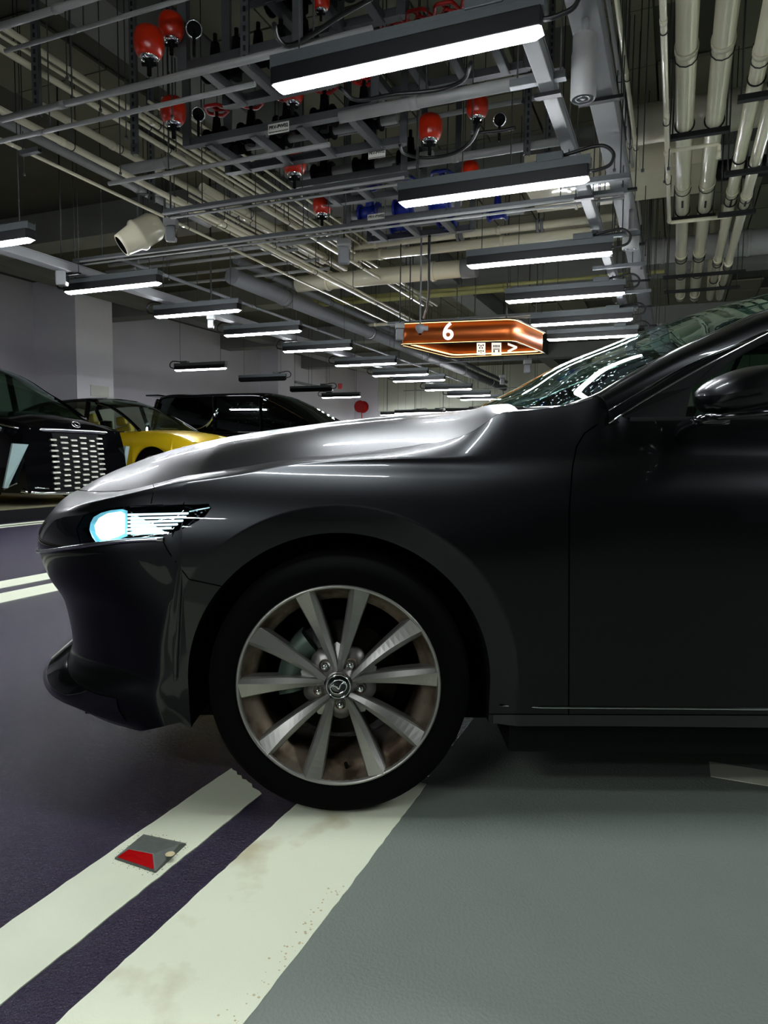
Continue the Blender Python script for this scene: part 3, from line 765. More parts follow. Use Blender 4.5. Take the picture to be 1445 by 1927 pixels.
m.build('belt_moulding', M_black, car)
# interior
m = MB(); m.box((.72, YC, .80), (.34, 1.35, .22)); m.box((.62, YC, .895), (.30, 1.4, .05)); m.build('dashboard', M_black, car, bevel=.02)
for yy in (2.10, 2.88):
    m = MB(); m.box((1.45, yy, .52), (.5, .5, .16)); m.bar((1.68, yy, .55), (1.88, yy, 1.10), .48, .12, (1, 0, 0)); m.bar((1.90, yy, 1.13), (1.94, yy, 1.28), .24, .09, (1, 0, 0)); m.build('front_seat', M_black, car, bevel=.03)
m = MB(); c = Vector((1.12, 2.10, .90)); n_ = Vector((-.85, 0, .5)).normalized(); a = Vector((0, 1, 0)); b = n_.cross(a)
m.tube([c + (a * cos(t) + b * sin(t)) * .18 for t in [2 * pi * i / 28 for i in range(28)]], .014, 8, True); m.bar(c - a * .17, c + a * .17, .05, .02); m.cyl(c, c - n_ * .2, .03); m.build('steering_wheel', M_black, car)
m = MB(); m.box((1.2, YC, .3), (1.9, 1.5, .04)); m.box((.5, YC, .5), (.03, 1.5, .6)); m.build('cabin_floor', M_black, car)
m = MB(); pc = Vector((1.17, YC, 1.30)); m.box(pc, (.03, .24, .07)); m.cyl(pc, pc + Vector((.02, 0, .07)), .008); m.build('rear_view_mirror', M_black, car, bevel=.01)
# wiper and washer details on the screen
m = MB(); m.tube([U(905, 774, y=2.2), U(935, 764, y=2.15), U(958, 768, y=2.0), U(985, 770, y=1.93)], .006, 6); m.build('wiper_arm', M_black, car)
m = MB(); p = lensp; q = rows[14][5]; m.box(q + Vector((.03, 0, -.03)), (.03, .03, .035)); m.build('screen_sensor', M_black, car)
# --- door mirror
dm = MB(); YM = 1.46
top_ = [(1316, 745), (1320, 733), (1335, 719), (1360, 705), (1395, 693), (1430, 687), (1480, 684)]
bot_ = [(1316, 745), (1318, 758), (1326, 772), (1340, 780), (1380, 779), (1430, 771), (1480, 763)]
R = []
for (tx, ty), (bx, by) in zip(rs([Vector((a, b, 0)) for a, b in top_], 14) and [(v.x, v.y) for v in rs([Vector((a, b, 0)) for a, b in top_], 14)], [(v.x, v.y) for v in rs([Vector((a, b, 0)) for a, b in bot_], 14)]):
    T_, B_ = U(tx, ty, y=YM + .06), U(bx, by, y=YM + .06); cz = (T_ + B_) / 2; hz = (T_ - B_) / 2
    r = []
    for k in range(17):
        t = 2 * pi * k / 16; ff = min(1, hz.length / .045) * .075
        zz = sin(t); yy = -cos(t)
        zz = (abs(zz) ** .8) * (1 if zz > 0 else -1)
        r.append(cz + hz * zz + Vector((0, yy * ff + .02 * (1 - hz.length / .06), 0)))
    R.append(r)
dm.grid(R, True)
dmo = dm.build('door_mirror', M_paint, car)
m = MB(); m.add(R[-1][:-1], [tuple(range(16))]); m.build('mirror_glass', M_chrome, dmo)
m = MB(); m.tube([U(1330, 783, y=1.47), U(1355, 785, y=1.44), U(1400, 780, y=1.42), U(1480, 771, y=1.42)], .0065, 6)
ar = [U(1276, 822, y=1.64), U(1283, 806, y=1.60), U(1300, 797, y=1.56), U(1328, 790, y=1.50), U(1370, 788, y=1.49)]
m.tube(rs(ar, 10), .013, 8); m.build('mirror_arm', M_blackgloss, dmo)
# --- door handle on the rear, rocker strip
m = MB(); m.tube([Vector((x, 1.59 + prof(x, .262) - .001, .262)) for x in arange(.28, 2.1, .1)], .003, 5)
m.tube([Vector((x, 1.605 + prof(x, .22) - .001, .213)) for x in arange(.28, 2.1, .1)], .004, 5); m.build('sill_strip', M_chrome, car)
m = MB(); m.tube([U(1445, 857, y=1.645), U(1250, 857, y=1.64), U(1083, 859, y=1.637)], .0012, 5)
# --- front wheel
def make_wheel(cx, cy, cz):
    wz = bpy.data.objects.new('wheel', None); C.objects.link(wz); wz.parent = car
    base = car.matrix_basis.translation
    wz.location = Vector((cx, cy, cz)) - base; wz.matrix_basis = Matrix.Translation(wz.location)
    RX = Matrix.Rotation(pi / 2, 3, 'X')     # local z -> -y (outboard)
    W0 = Vector((cx, cy, cz))
    def P(r, th, h): return W0 + Vector((r * cos(th), -h, r * sin(th)))
    m = MB(); T = [(.2375, .0), (.243, .008), (.252, .012), (.27, .018), (.288, .016), (.302, .004), (.309, -.02), (.3115, -.05), (.3115, -.17), (.30, -.2), (.25, -.21), (.235, -.2)]
    m.lathe(T, W0, 96, RX); m.build('tyre', M_rubber, wz)
    m = MB(); m.lathe([(.2405, .004), (.2385, .009), (.234, .009), (.2315, .005), (.229, -.004)], W0, 96, RX); m.build('rim_lip', M_alloy, wz)
    m = MB(); m.lathe([(.2315, .003), (.222, -.018), (.211, -.034), (.2, -.04), (.196, -.065), (.196, -.17), (.205, -.2)], W0, 72, RX); m.build('rim_barrel', M_alloyd, wz, label='rim barrel brown with brake dust')
    # ten spokes in five V pairs
    A0 = radians(94)
    for k in range(5):
        for s in (-1, 1):
            th = A0 + radians(72) * k + s * radians(16.2)
            dirv = Vector((cos(th), 0, sin(th)))
            n = 14; R = []
            e1 = A0 + radians(72) * k + s * radians(16.4); e0 = A0 + radians(72) * k + s * radians(5.5)
            q0 = Vector((cos(e0) * .034, 0, sin(e0) * .034)); q1 = Vector((cos(e1) * .2335, 0, sin(e1) * .2335)); dd = (q1 - q0).normalized(); tn = Vector((-dd.z, 0, dd.x))
            for i in range(n + 1):
                t = i / n; c_ = q0.lerp(q1, t)
                wd = interp([(0, .0075), (.25, .0125), (.45, .0160), (1, .0255)], t)
                h = cr([(0, -.004), (.2, -.012), (.5, -.014), (.8, -.006), (1, .004)], t)
                rg = -s * wd * cr([(0, .1), (.5, .15), (1, .55)], t)      # ridge offset across the spoke
                def Q(o_, hh): return W0 + c_ + tn * o_ + Vector((0, -hh, 0))
                R.append([Q(-wd * 1.05, h - .035), Q(-wd, h - .008), Q(-wd * .86, h - .003 + (0)), Q(rg, h + .006), Q(wd * .86, h - .003), Q(wd, h - .008), Q(wd * 1.05, h - .035)])
            m = MB(); m.grid(R, False)
            m.add(R[-1], [tuple(range(7))])
            m.build('spoke', M_alloy, wz)
    # webs at the V feet and hub
    m = MB()
    for k in range(5):
        a0 = A0 + radians(72) * k
        rr = [P(.03, a0 - .5, -.012), P(.03, a0 + .5, -.012), P(.088, a0 + .16, -.03), P(.096, a0, -.034), P(.088, a0 - .16, -.03)]
        m.add(rr, [(0, 1, 2, 3, 4)])
    m.build('spoke_web', M_alloy, wz, bevel=0)
    m = MB(); pr = []
    n = 120; prof_ = [(0, -.004), (.028, -.004), (.034, -.007), (.040, -.020), (.060, -.026)]
    for rr, hh in prof_: pr.append([P(rr, 2 * pi * i / n, hh) for i in range(n + 1)])
    last = []
    for i in range(n + 1):
        th = 2 * pi * i / n; ph = cos(5 * (th - A0 - radians(36))); last.append(P(.078 + .012 * max(0, ph) ** .7, th, -.030))
    pr.append(last); pr.append([p + Vector((0, .03, 0)) for p in last])
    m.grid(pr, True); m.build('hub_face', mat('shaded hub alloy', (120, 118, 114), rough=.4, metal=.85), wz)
    for k in range(5):
        th = A0 + radians(36 + 72 * k); c0 = P(.0525, th, -.03)
        m = MB(); m.lathe([(.0150, .004), (.0140, .010), (.0120, .009), (.0110, -.0)], c0, 24, RX); m.build('nut_seat', M_alloyd, wz)
        m = MB(); m.lathe([(0, .022), (.0062, .0215), (.0082, .018), (.0088, .0)], c0, 6, RX); m.build('wheel_nut', M_chrome, wz)
    m = MB(); m.lathe([(0, .006), (.024, .006), (.0262, .0045)], W0, 40, RX); cap = m.build('centre_cap', M_blackgloss, wz)
    m = MB(); m.lathe([(.0258, .004), (.027, .008), (.0285, .008), (.0298, .0)], W0, 48, RX); m.build('cap_ring', M_chrome, wz)
    m = MB(); el = []
    for i in range(40):
        t = 2 * pi * i / 40; e = Vector((cos(t) * .0195, 0, sin(t) * .0160)); ro = radians(15)
        el.append(W0 + Vector((e.x * cos(ro) - e.z * sin(ro), -.0075, e.x * sin(ro) + e.z * cos(ro))))
    m.tube(el, .0017, 6, True)
    wing = [(-.0185, .003), (-.012, .0065), (-.005, .002), (0, -.0055), (.005, .002), (.012, .0065), (.0185, .003)]
    pts = [W0 + Vector((x * cos(.26) - z * sin(.26), -.0078, x * sin(.26) + z * cos(.26))) for x, z in wing]
    m.tube(rs(pts, 18), .0022, 6); m.build('cap_emblem', M_chrome, cap)
    m = MB(); m.lathe([(.03, -.06), (.075, -.06), (.078, -.068), (.14, -.068), (.14, -.09), (.05, -.09)], W0, 60, RX); m.build('brake_disc', M_steel, wz)
    m = MB(); R = []
    for i in range(13):
        th = radians(128) + radians(66) * i / 12
        R.append([P(.088, th, -.05), P(.088, th, -.035), P(.115, th, -.03), P(.148, th, -.035), P(.15, th, -.09)])
    m.grid(R, True); m.add(R[0], [(0, 1, 2, 3, 4)]); m.add(R[-1], [(0, 1, 2, 3, 4)]); m.build('brake_caliper', mat('grey green caliper', (70, 84, 76), rough=.4, metal=.6), wz)
    m = MB(); a_ = P(.212, radians(-85), -.03); m.cyl(a_, P(.196, radians(-85), -.016), .0045); m.build('valve_stem', M_rubber, wz)
    return wz
make_wheel(ax, 1.606, ZC)
def simple_wheel(cx, cy):
    bw = bpy.data.objects.new('wheel', None); C.objects.link(bw); bw.parent = car; bw.location = Vector((cx, cy, ZC)) - car.matrix_basis.translation; bw.matrix_basis = Matrix.Translation(bw.location)
    sg = -1 if cy > YC else 1; RX = Matrix.Rotation(sg * pi / 2, 3, 'X'); W0 = Vector((cx, cy, ZC))
    m = MB(); m.lathe([(.2375, .0), (.252, .012), (.288, .016), (.302, .004), (.3115, -.05), (.3115, -.17), (.30, -.2), (.25, -.21)], W0, 48, RX); m.build('tyre', M_rubber, bw)
    m = MB(); m.lathe([(.24, .004), (.23, 0), (.2, -.04), (.19, -.17)], W0, 48, RX)
    for k in range(10):
        th = 2 * pi * k / 10; m.bar(W0 + Vector((.03 * cos(th), .01 * sg, .03 * sin(th))), W0 + Vector((.235 * cos(th), 0, .235 * sin(th))), .04, .02, (0, 1, 0))
    m.lathe([(0, .0), (.05, -.005), (.07, -.03)], W0, 24, RX); m.build('alloy_rim', M_alloy, bw)
simple_wheel(XR, 1.62); simple_wheel(ax, 2 * YC - 1.606); simple_wheel(XR, 2 * YC - 1.62)
m = MB(); m.cyl((ax, 1.75, ZC), (ax, 3.2, ZC), .04); m.cyl((XR, 1.75, ZC), (XR, 3.2, ZC), .05); m.build('axle', M_black, car)
# ------------------------------------------------------------------ overhead services
def bis(f, lo, hi, t):
    a = f(lo)
    for _ in range(50):
        m_ = (lo + hi) / 2
        if (f(m_) < t) == (a < t): lo = m_
        else: hi = m_
    return (lo + hi) / 2
def u_at_py(v, z, py): return bis(lambda u: PX(G(u, v, z))[1], max(.6, .05 + 1.35 * (z - CH) - .41 * 0), 40, py)
def v_at_px(u, z, px): return bis(lambda v: PX(G(u, v, z))[0], -1.9 * u - 1, 2.2 * u + 1, px)
def rods(m, pts, top=CEIL):
    for p in pts: m.cyl(p, (p[0], p[1], top), .0045, 5)
ROD_N = 0
def pipe_u(px, py, z, r, u0, u1, label, material, name='pipe', cat='pipe', group=None, clamps=2.4, ends=None, gap=0):
    """pipe along the run direction through a pixel at height z, with couplings and hangers"""
    v = uv(U(px, py, z=z))[1]
    t = thing(name, label, cat, G(u0, v, z), GR, group); L = u1 - u0
    m = MB(); m.cyl(G(u0, v, z), G(u1, v, z), r, 16 if r > .03 else 10); m.build('pipe_run', material, t)
    k = u0 + clamps * .4
    while k < u1:
        m = MB(); m.cyl(G(k, v, z), G(k + .05, v, z), r * 1.12, 16 if r > .03 else 10); m.build('coupling', material, t)
        if r < .2:
            m = MB(); p = G(k + .12, v, z); m.tube([p + EV * (r * 1.1 * cos(a)) + Vector((0, 0, r * 1.1 * sin(a))) for a in [2 * pi * i / 12 for i in range(12)]], .004, 5, True)
            m.cyl(p + Vector((0, 0, r)), (p.x, p.y, CEIL), .0045, 5); m.build('pipe_hanger', M_rod, t)
        k += clamps
    return t
def pipe_v(px, py, z, r, pxa, pxb, label, material, name='pipe', cat='pipe', group=None, clamps=1.6, sq=False):
    u = uv(U(px, py, z=z))[0]; v0, v1 = v_at_px(u, z, pxa), v_at_px(u, z, pxb)
    t = thing(name, label, cat, G(u, v0, z), VR, group)
    m = MB()
    if sq:
        m.bar(G(u, v0, z), G(u, v1, z), r * 2, .004); m.bar(G(u - r, v0, z + r * .8), G(u - r, v1, z + r * .8), .004, r * 1.6); m.bar(G(u + r, v0, z + r * .8), G(u + r, v1, z + r * .8), .004, r * 1.6)
        m.build('channel_run', material, t)
    else:
        m.cyl(G(u, v0, z), G(u, v1, z), r, 16 if r > .03 else 10); m.build('pipe_run', material, t)
    k = v0 + clamps * .3
    while k < v1:
        if not sq:
            m = MB(); m.cyl(G(u, k, z), G(u, k + .05, z), r * 1.15, 12); m.build('coupling', material, t)
        m = MB(); p = G(u, k + .1, z); m.cyl(p, (p.x, p.y, CEIL), .0045, 5); m.build('hanger_rod', M_rod, t)
        k += clamps
    return t, u, v0, v1
# --- white trunkings that carry the lights
def trunk(px, py, z, wd, ht, u0, u1, label, m_=M_white, hang=1.55):
    v = uv(U(px, py, z=z))[1]; t = thing('cable_trunking', label, 'trunking', G(u0, v, z), GR)
    m = MB(); m.bar(G(u0, v, z + ht / 2), G(u1, v, z + ht / 2), wd, ht); m.build('trunking_body', m_, t, bevel=.004)
    m = MB(); m.bar(G(u0, v, z + ht + .004), G(u1, v, z + ht + .004), wd + .012, .008); m.build('trunking_lid', m_, t)
    k = u0 + .8
    while k < u1:
        m = MB(); m.bar(G(k, v - wd * .9, z - .012), G(k, v + wd * .9, z - .012), .04, .02); m.build('support_channel', M_dark, t)
        for s in (-1, 1):
            m = MB(); p = G(k, v + s * wd * .8, z - .02); m.cyl(p, (p.x, p.y, CEIL), .0045, 5); m.build('hanger_rod', M_rod, t)
        k += hang
    return v
vA = trunk(1092, 0, 3.0, .145, .10, 2.2, 14, 'wide pale grey cable trunking running away at the upper right')
vB = trunk(1040, 200, 2.72, .075, .06, 3.0, 14, 'narrow pale grey trunking just above the right ends of the lights')
vL = trunk(380, 590, 2.66, .14, .08, 2.5, 27, 'pale grey trunking above the middle row of lights at the left', hang=2.2)
vW = trunk(590, 728, 2.66, .06, .05, 15.8, 17.9, 'short pale trunking beside the unlit lights at the left wall', hang=1)
# speaker drums hung from the wide trunking
def drum(px, py, z, r, L, label):
    p = U(px, py, z=z); t = thing('hanging_speaker', label, 'speaker', p)
    m = MB(); m.lathe([(r * .9, 0), (r, .01), (r, L * .7), (r * .93, L * .78), (r * .93, L)], p, 32); m.build('shell', M_greyp, t)
    m = MB(); m.lathe([(0, .004), (r * .2, .004), (r * .25, .01), (r * .4, .01), (r * .45, .003), (r * .6, .003), (r * .65, .010), (r * .8, .010), (r * .9, 0)], p, 32); m.build('grille_disc', M_white, t)
    m = MB(); m.cyl(p + Vector((0, 0, L)), (p.x, p.y, 3.0 if z < 3.0 else CEIL), r * .3, 12); m.build('mount', M_greyp, t)
drum(1097, 188, 2.62, .062, .30, 'grey drum shaped ceiling speaker below the wide trunking, nearer one')
drum(1186, 470, 2.66, .07, .16, 'grey drum shaped ceiling speaker below the wide trunking, farther one')
# --- the big cream pipes at the right
pr_ = [(1294, 0, 3.3, .062, 'thick cream pipe, leftmost of the four at the upper right'), (1370, 0, 3.3, .062, 'thick cream pipe, second from the left of the four at the upper right'),
       (1412, 200, 3.2, .047, 'cream pipe, third from the left of the four at the upper right'), (1436, 250, 3.15, .043, 'cream pipe at the right edge of the photo, rightmost of the four')]
vr = []
for px, py, z, r, lb in pr_:
    v = uv(U(px, py, z=z))[1]; vr.append((v, z, r))
    ue = u_at_py(v, z, 560)
    t = pipe_u(px, py, z, r, 1.5, ue, lb, M_cream, clamps=2.3, group='cream pipes at the upper right')
    # elbow upward at the far end
    m = MB(); m.tube([G(ue, v, z), G(ue + r * 1.2, v, z + r * .4), G(ue + r * 1.8, v, z + r * 1.4), G(ue + r * 1.8, v, CEIL)], r, 12); m.build('elbow', M_cream, t)
    # stencil mark
    p = G(u_at_py(v, z, 372), v, z - r); m = MB(); m.bar(p - EU * .10 - Vector((0, 0, .0006)), p + EU * .10 - Vector((0, 0, .0006)), .018, .001); m.build('stencil', M_ink, t)
def bracket(py, ids, label, z0=None, over=.10):
    v0, z, r = vr[ids[0]]; v1 = vr[ids[-1]][0]; zz = min(vr[i][1] - vr[i][2] for i in ids) - .02
    u = u_at_py(v0, zz, py)
    t = thing('pipe_bracket', label, 'bracket', G(u, v0, zz), VR)
    m = MB(); m.bar(G(u, v0 - over, zz), G(u, v1 + over, zz), .05, .035); m.build('cross_channel', M_dark, t)
    for v in (v0 - over * .8, v1 + over * .8):
        m = MB(); p = G(u, v, zz); m.cyl(p, (p.x, p.y, CEIL), .006, 6); m.build('hanger_rod', M_rod, t)
    for i in ids:
        v, z, r = vr[i]; m = MB(); m.tube([G(u, v + r * 1.06 * cos(a), z + r * 1.06 * sin(a)) for a in [pi + pi * k / 12 for k in range(-3, 16)]], .006, 5); m.build('pipe_clip', M_dark, t)
bracket(256, (0, 1), 'dark steel bracket under the two leftmost cream pipes, nearest one')
bracket(412, (0, 1), 'steel bracket under the two leftmost cream pipes, second one')
bracket(182, (2, 3), 'dark steel bracket under the two right cream pipes, nearest one')
bracket(325, (2, 3), 'dark steel bracket under the two right cream pipes, second one')
bracket(403, (2, 3), 'dark steel bracket under the two right cream pipes, third one')
bracket(548, (0, 1, 2, 3), 'long steel bracket across all four cream pipes near the car roof', over=.2)
bracket(520, (0, 1, 2, 3), 'long steel bracket across all four cream pipes, above the lowest one', over=.2)
# small pipe with elbow arm left of them
v = uv(U(1250, 100, z=3.1))[1]; ue = u_at_py(v, 3.1, 418)
t = pipe_u(1250, 100, 3.1, .018, 1.4, ue, 'thin cream pipe with a side arm left of the thick cream pipes', M_cream, clamps=1.1)
m = MB(); u1 = u_at_py(v, 3.1, 285); m.tube([G(u1, v, 3.1), G(u1, v + .33, 3.1), G(u1, v + .345, 3.09), G(u1, v + .345, 3.04)], .014, 8); m.tube([G(ue, v, 3.1), G(ue + .02, v + .03, 3.1), G(ue + .02, v + .5, 3.1)], .018, 8)
m.cyl(G(u1, v + .345, 3.05), G(u1, v + .345, 3.0), .018); m.cyl(G(u1 - .04, v, 3.1), G(u1 + .04, v, 3.1), .026); m.build('side_arm', M_cream, t)
# thin conduits near the trunking
for i, (px, py, z, r, u0, u1, lb) in enumerate([
    (1180, 150, 3.5, .016, 2.4, 7, 'thin beige conduit right of the wide trunking, nearer the trunking'),
    (1153, 60, 3.6, .014, 2.6, 9, 'thin grey conduit beside the wide trunking at the top of the photo'),
    (1035, 110, 3.6, .034, 2.6, 3.6, 'short capped grey pipe left of the speaker drum')]):
    pipe_u(px, py, z, r, u0, u1, lb, M_cream if i == 0 else M_greyp, clamps=1.2)
# --- diagonal runs on the left
Ls = [
 (0, 48, 3.5, .022, 2.0, 12, M_cream, 'cream conduit running from the upper left corner, topmost of the diagonals'),
 (0, 66, 3.5, .013, 2.0, 12, M_cream, 'thin cream conduit second from the top among the left diagonals'),
 (0, 90, 3.3, .020, 2.0, 11, M_cream, 'cream conduit third from the top among the left diagonals'),
 (40, 118, 3.32, .012, 2.0, 11, M_cream, 'thin cream conduit fourth from the top among the left diagonals'),
 (30, 222, 3.1, .026, 3.2, 12, M_cream, 'pale cream pipe starting at the corner joint at the left edge'),
 (0, 262, 3.05, .014, 3.0, 12, M_cream, 'long thin cream conduit below the pale pipe at the left'),
 (100, 275, 3.6, .045, 3.3, 7.2, M_greyp, 'dim grey pipe with a flange above the dark recess at the left'),
 (300, 350, 3.0, .014, 5.6, 12, M_cream, 'thin cream conduit lower left, above the projector shaped spotlight'),
 (478, 461, 3.45, .014, 6.0, 9.6, M_cream, 'thin cream conduit, first of the bundle left of the grey sensor box'),
 (504, 461, 3.45, .014, 6.0, 9.7, M_cream, 'thin cream conduit, second of the bundle left of the grey sensor box'),
 (532, 463, 3.45, .014, 6.0, 9.8, M_cream, 'thin cream conduit, third of the bundle left of the grey sensor box'),
 (561, 465, 3.45, .014, 6.0, 10.0, M_cream, 'thin cream conduit, fourth of the bundle left of the grey sensor box'),
 (520, 432, 3.6, .045, 6.2, 9.6, M_cream, 'cream pipe with couplings running down to the grey sensor box'),
 (560, 425, 3.65, .026, 5.5, 9.6, M_cream, 'slim cream pipe right beside the one with couplings'),
 (430, 395, 3.7, .035, 4.5, 9.5, M_cream, 'cream pipe in the upper middle, above the conduit bundle'),
 (480, 345, 3.55, .012, 4.5, 8.5, M_cream, 'thin conduit crossing the gap left of the lowest orange tank'),
 (500, 340, 3.55, .012, 4.5, 8.5, M_cream, 'thin conduit crossing left of the lowest orange tank, second one'),
 (520, 335, 3.55, .012, 4.5, 8.5, M_cream, 'thin conduit crossing left of the lowest orange tank, third one'),
 (640, 603, 3.2, .11, 8.0, 24, M_white, 'large white painted main pipe running down to the back wall'),
 (600, 560, 3.4, .05, 8.0, 24, M_white, 'white pipe lying above the large white main'),
 (470, 575, 2.95, .02, 6, 20, M_white, 'thin white conduit below the large white main'),
]
for px, py, z, r, u0, u1, mt, lb in Ls:
    if r < .1 and py > 320 and z > 3.4: u1 = min(u1, u_at_py(uv(U(px, py, z=z))[1], z, 516))
    pipe_u(px, py, z, r, u0, u1, lb, mt, clamps=1.9 if r < .1 else 3.2, group='diagonal pipes at the left')
# --- cross runs
Vs = [
 (90, 22, 3.0, .018, 0 - 30, 190, M_greyp, 'grey pipe crossing the top left corner of the photo'),
 (175, 48, 3.1, .012, 10, 500, M_greyp, 'slim grey conduit crossing the top left, second from the top'),
 (250, 165, 2.9, .020, 3, 700, M_greyp, 'grey pipe crossing above the upper left, with a knuckle joint at its left end'),
 (250, 210, 2.85, .014, -30, 480, M_greyp, 'slim grey conduit crossing just below the knuckled pipe'),
 (350, 320, 2.95, .016, 205, 620, M_greyp, 'slim grey conduit crossing below the middle rack of valves'),
 (290, 310, 3.3, .045, 230, 345, M_greyp, 'short thick grey pipe left of the valve racks'),
 (860, 178, 3.0, .036, 640, 1060, M_greyp, 'thick grey pipe crossing below the largest light'),
 (850, 55, 3.3, .030, 560, 1000, M_greyp, 'grey pipe partly hidden behind the largest light'),
 (900, 290, 3.1, .030, 740, 1060, M_greyp, 'grey pipe crossing just above the second light'),
 (840, 215, 3.4, .018, 600, 1010, M_greyp, 'thin grey pipe above the round orange tank in the middle'),
 (770, 515, 3.35, .115, 560, 872, M_cream, 'very thick cream pipe with a cap left of the third light'),
 (800, 470, 3.45, .06, 650, 1130, M_cream, 'cream pipe crossing behind the sign cable, lower one'),
 (800, 449, 3.55, .045, 640, 1190, M_cream, 'cream pipe with flanges crossing above the lower cream one'),
 (870, 600, 3.3, .03, 660, 1000, M_cream, 'thin yellowish pipe crossing above the copper sign'),
 (760, 560, 3.7, .045, 590, 960, mat('yellowish pipe', (176, 174, 110), rough=.5), 'yellowish pipe under the far ceiling'),
 (900, 540, 3.8, .03, 590, 1250, mat('yellowish pipe', (176, 174, 110), rough=.5), 'second yellowish pipe under the far ceiling'),
 (300, 500, 3.3, .02, 200, 560, M_greyp, 'grey conduit crossing the dark gap at the left, upper one'),
 (330, 518, 3.3, .02, 205, 600, M_greyp, 'grey conduit crossing the dark gap at the left, second one'),
 (330, 535, 3.3, .02, 205, 620, M_greyp, 'grey conduit crossing the dark gap at the left, third one'),
 (330, 484, 3.3, .024, 205, 640, M_greyp, 'grey conduit crossing the dark gap at the left, topmost one'),
 (1250, 610, 3.4, .02, 1190, 1500, M_greyp, 'thin grey pipe behind the cream pipes'),
 (820, 683, 2.62, .012, 690, 1000, M_white, 'thin white rail below the copper sign'),
 (850, 733, 2.7, .012, 760, 1050, M_white, 'thin white rail below the sign, nearer the windscreen'),
]
for px, py, z, r, a, b, mt, lb in Vs:
    o = pipe_v(px, py, z, r, a, b, lb, mt, group='crossing pipes')
    if 'with a cap' in lb:
        m = MB(); m.cyl(G(o[1], o[3] - .02, z), G(o[1], o[3] + .18, z), r * 1.12, 24); m.build('end_cap', M_white, o[0])
    if 'with flanges' in lb:
        for k in (860, 1010):
            vk = v_at_px(o[1], z, k); m = MB(); m.cyl(G(o[1], vk, z), G(o[1], vk + .03, z), r * 1.7, 16); m.cyl(G(o[1], vk + .05, z), G(o[1], vk + .08, z), r * 1.7, 16); m.build('flange', M_white, o[0])
# strut channels
Vc = [
 (550, 368, 2.78, .022, 310, 770, 'strut channel with two conduits crossing left of the second light', 1),
 (480, 452, 2.78, .022, 140, 1180, 'long strut channel crossing just under the grey sensor box', 1),
 (1000, 160, 2.75, .022, 960, 1065, 'short strut channel at the right end of the largest light', 0),
 (1110, 345, 2.7, .02, 1060, 1185, 'short strut channel holding the second light', 0),
 (1130, 449, 2.7, .02, 1085, 1205, 'short strut channel holding the third light', 0),
 (1150, 505, 2.7, .02, 1115, 1215, 'short strut channel beside the farther speaker drum', 0),
 (1180, 553, 2.7, .02, 1120, 1225, 'short strut channel holding the fourth light', 0),
 (900, 600, 2.7, .02, 730, 1200, 'strut channel just above the copper sign', 1),
 (290, 240, 2.9, .018, 40, 75, 'small strut bracket at the left edge', 0),
]
for px, py, z, r, a, b, lb, pr in Vc:
    o, u, v0, v1 = pipe_v(px, py, z, r, a, b, lb, M_galv, name='strut_channel', cat='channel', clamps=.9, sq=True)
    if pr:
        for s in (-.05, .05):
            m = MB(); m.cyl(G(u + s, v0 + .02, z - .012), G(u + s, v1 - .02, z - .012), .010, 8); m.build('conduit', M_greyp, o)
# slotted vertical strut posts
for i, (px, pya, pyb, z) in enumerate([(68, 30, 215, 3.0), (252, 55, 290, 2.9), (285, 240, 380, 3.1), (992, 180, 290, 3.0), (1032, 200, 300, 3.1), (460, 20, 120, 2.95)]):
    p = U(px, pyb, z=z); t = thing('strut_post', 'slotted steel drop post %s' % ['at the upper left edge', 'between the left diagonals and the first orange tank', 'below the pair of orange tanks', 'left of the narrow trunking', 'beside the narrow trunking, farther one', 'at the valve racks near the top'][i], 'post', p)
    m = MB(); m.bar(p, (p.x, p.y, CEIL), .004, .042, (1, 0, 0)); m.bar(p + Vector((.02, .02, 0)), (p.x + .02, p.y + .02, CEIL), .042, .004, (1, 0, 0)); m.bar(p + Vector((-.02, .02, 0)), (p.x - .02, p.y + .02, CEIL), .042, .004, (1, 0, 0)); m.build('post_profile', M_galv, t)
    m = MB(); k = p.z + .03
    while k < min(CEIL, p.z + 1.2): m.box((p.x, p.y - .003, k), (.014, .003, .028)); k += .05
    m.build('slot', M_ink, t, kind='stuff')
# loose threaded rods dropping to small cross pieces
for i in range(46):
    px = random.choice([random.uniform(1150, 1235), random.uniform(1120, 1260), random.uniform(20, 480), random.uniform(560, 1000)])
    py = random.uniform(300, 620) if px > 1000 else random.uniform(150, 560)
    z = random.uniform(2.75, 3.4); p = U(px, py, z=z)
    t = thing('drop_rod', 'thin threaded rod hanging from the ceiling among the pipes', 'rod', p, 0, 'thin hanging rods')
    m = MB(); m.cyl(p, (p.x, p.y, CEIL), .0042, 5); m.build('rod', M_rod, t)
    m = MB(); m.cyl(p, p + Vector((0, 0, .02)), .011, 6); m.build('nut', M_galv, t)
# --- foil wrapped duct, big white duct panels, dark duct at the right
def duct_v(u, z, wd, ht, pxa, pxb, label, mt, round_=False, u2=None):
    v0, v1 = v_at_px(u, z, pxa), v_at_px(u, z, pxb); t = thing('air_duct', label, 'duct', G(u, v0, z), VR)
    m = MB()
    if round_: m.cyl(G(u, v0, z), G(u, v1, z), wd / 2, 20)
    else: m.bar(G(u, v0, z), G(u, v1, z), wd, ht)
    m.build('duct_body', mt, t)
    k = v0 + .4
    while k < v1:
        m = MB()
        if round_: m.cyl(G(u, k, z), G(u, k + .04, z), wd / 2 + .008, 20)
        else: m.bar(G(u, k, z), G(u, k + .03, z), wd + .03, ht + .03)
        m.build('duct_joint', mt, t); k += 1.1
u = uv(U(1330, 215, z=3.75))[0]; duct_v(u, 3.75, .32, .28, 1190, 1700, 'foil wrapped round duct crossing above the cream pipes', M_foil, True)
u = uv(U(1200, 330, z=3.55))[0]; duct_v(u + .3, 3.7, .8, .3, 1000, 1320, 'pale rectangular duct below the foil wrapped one', M_cream)
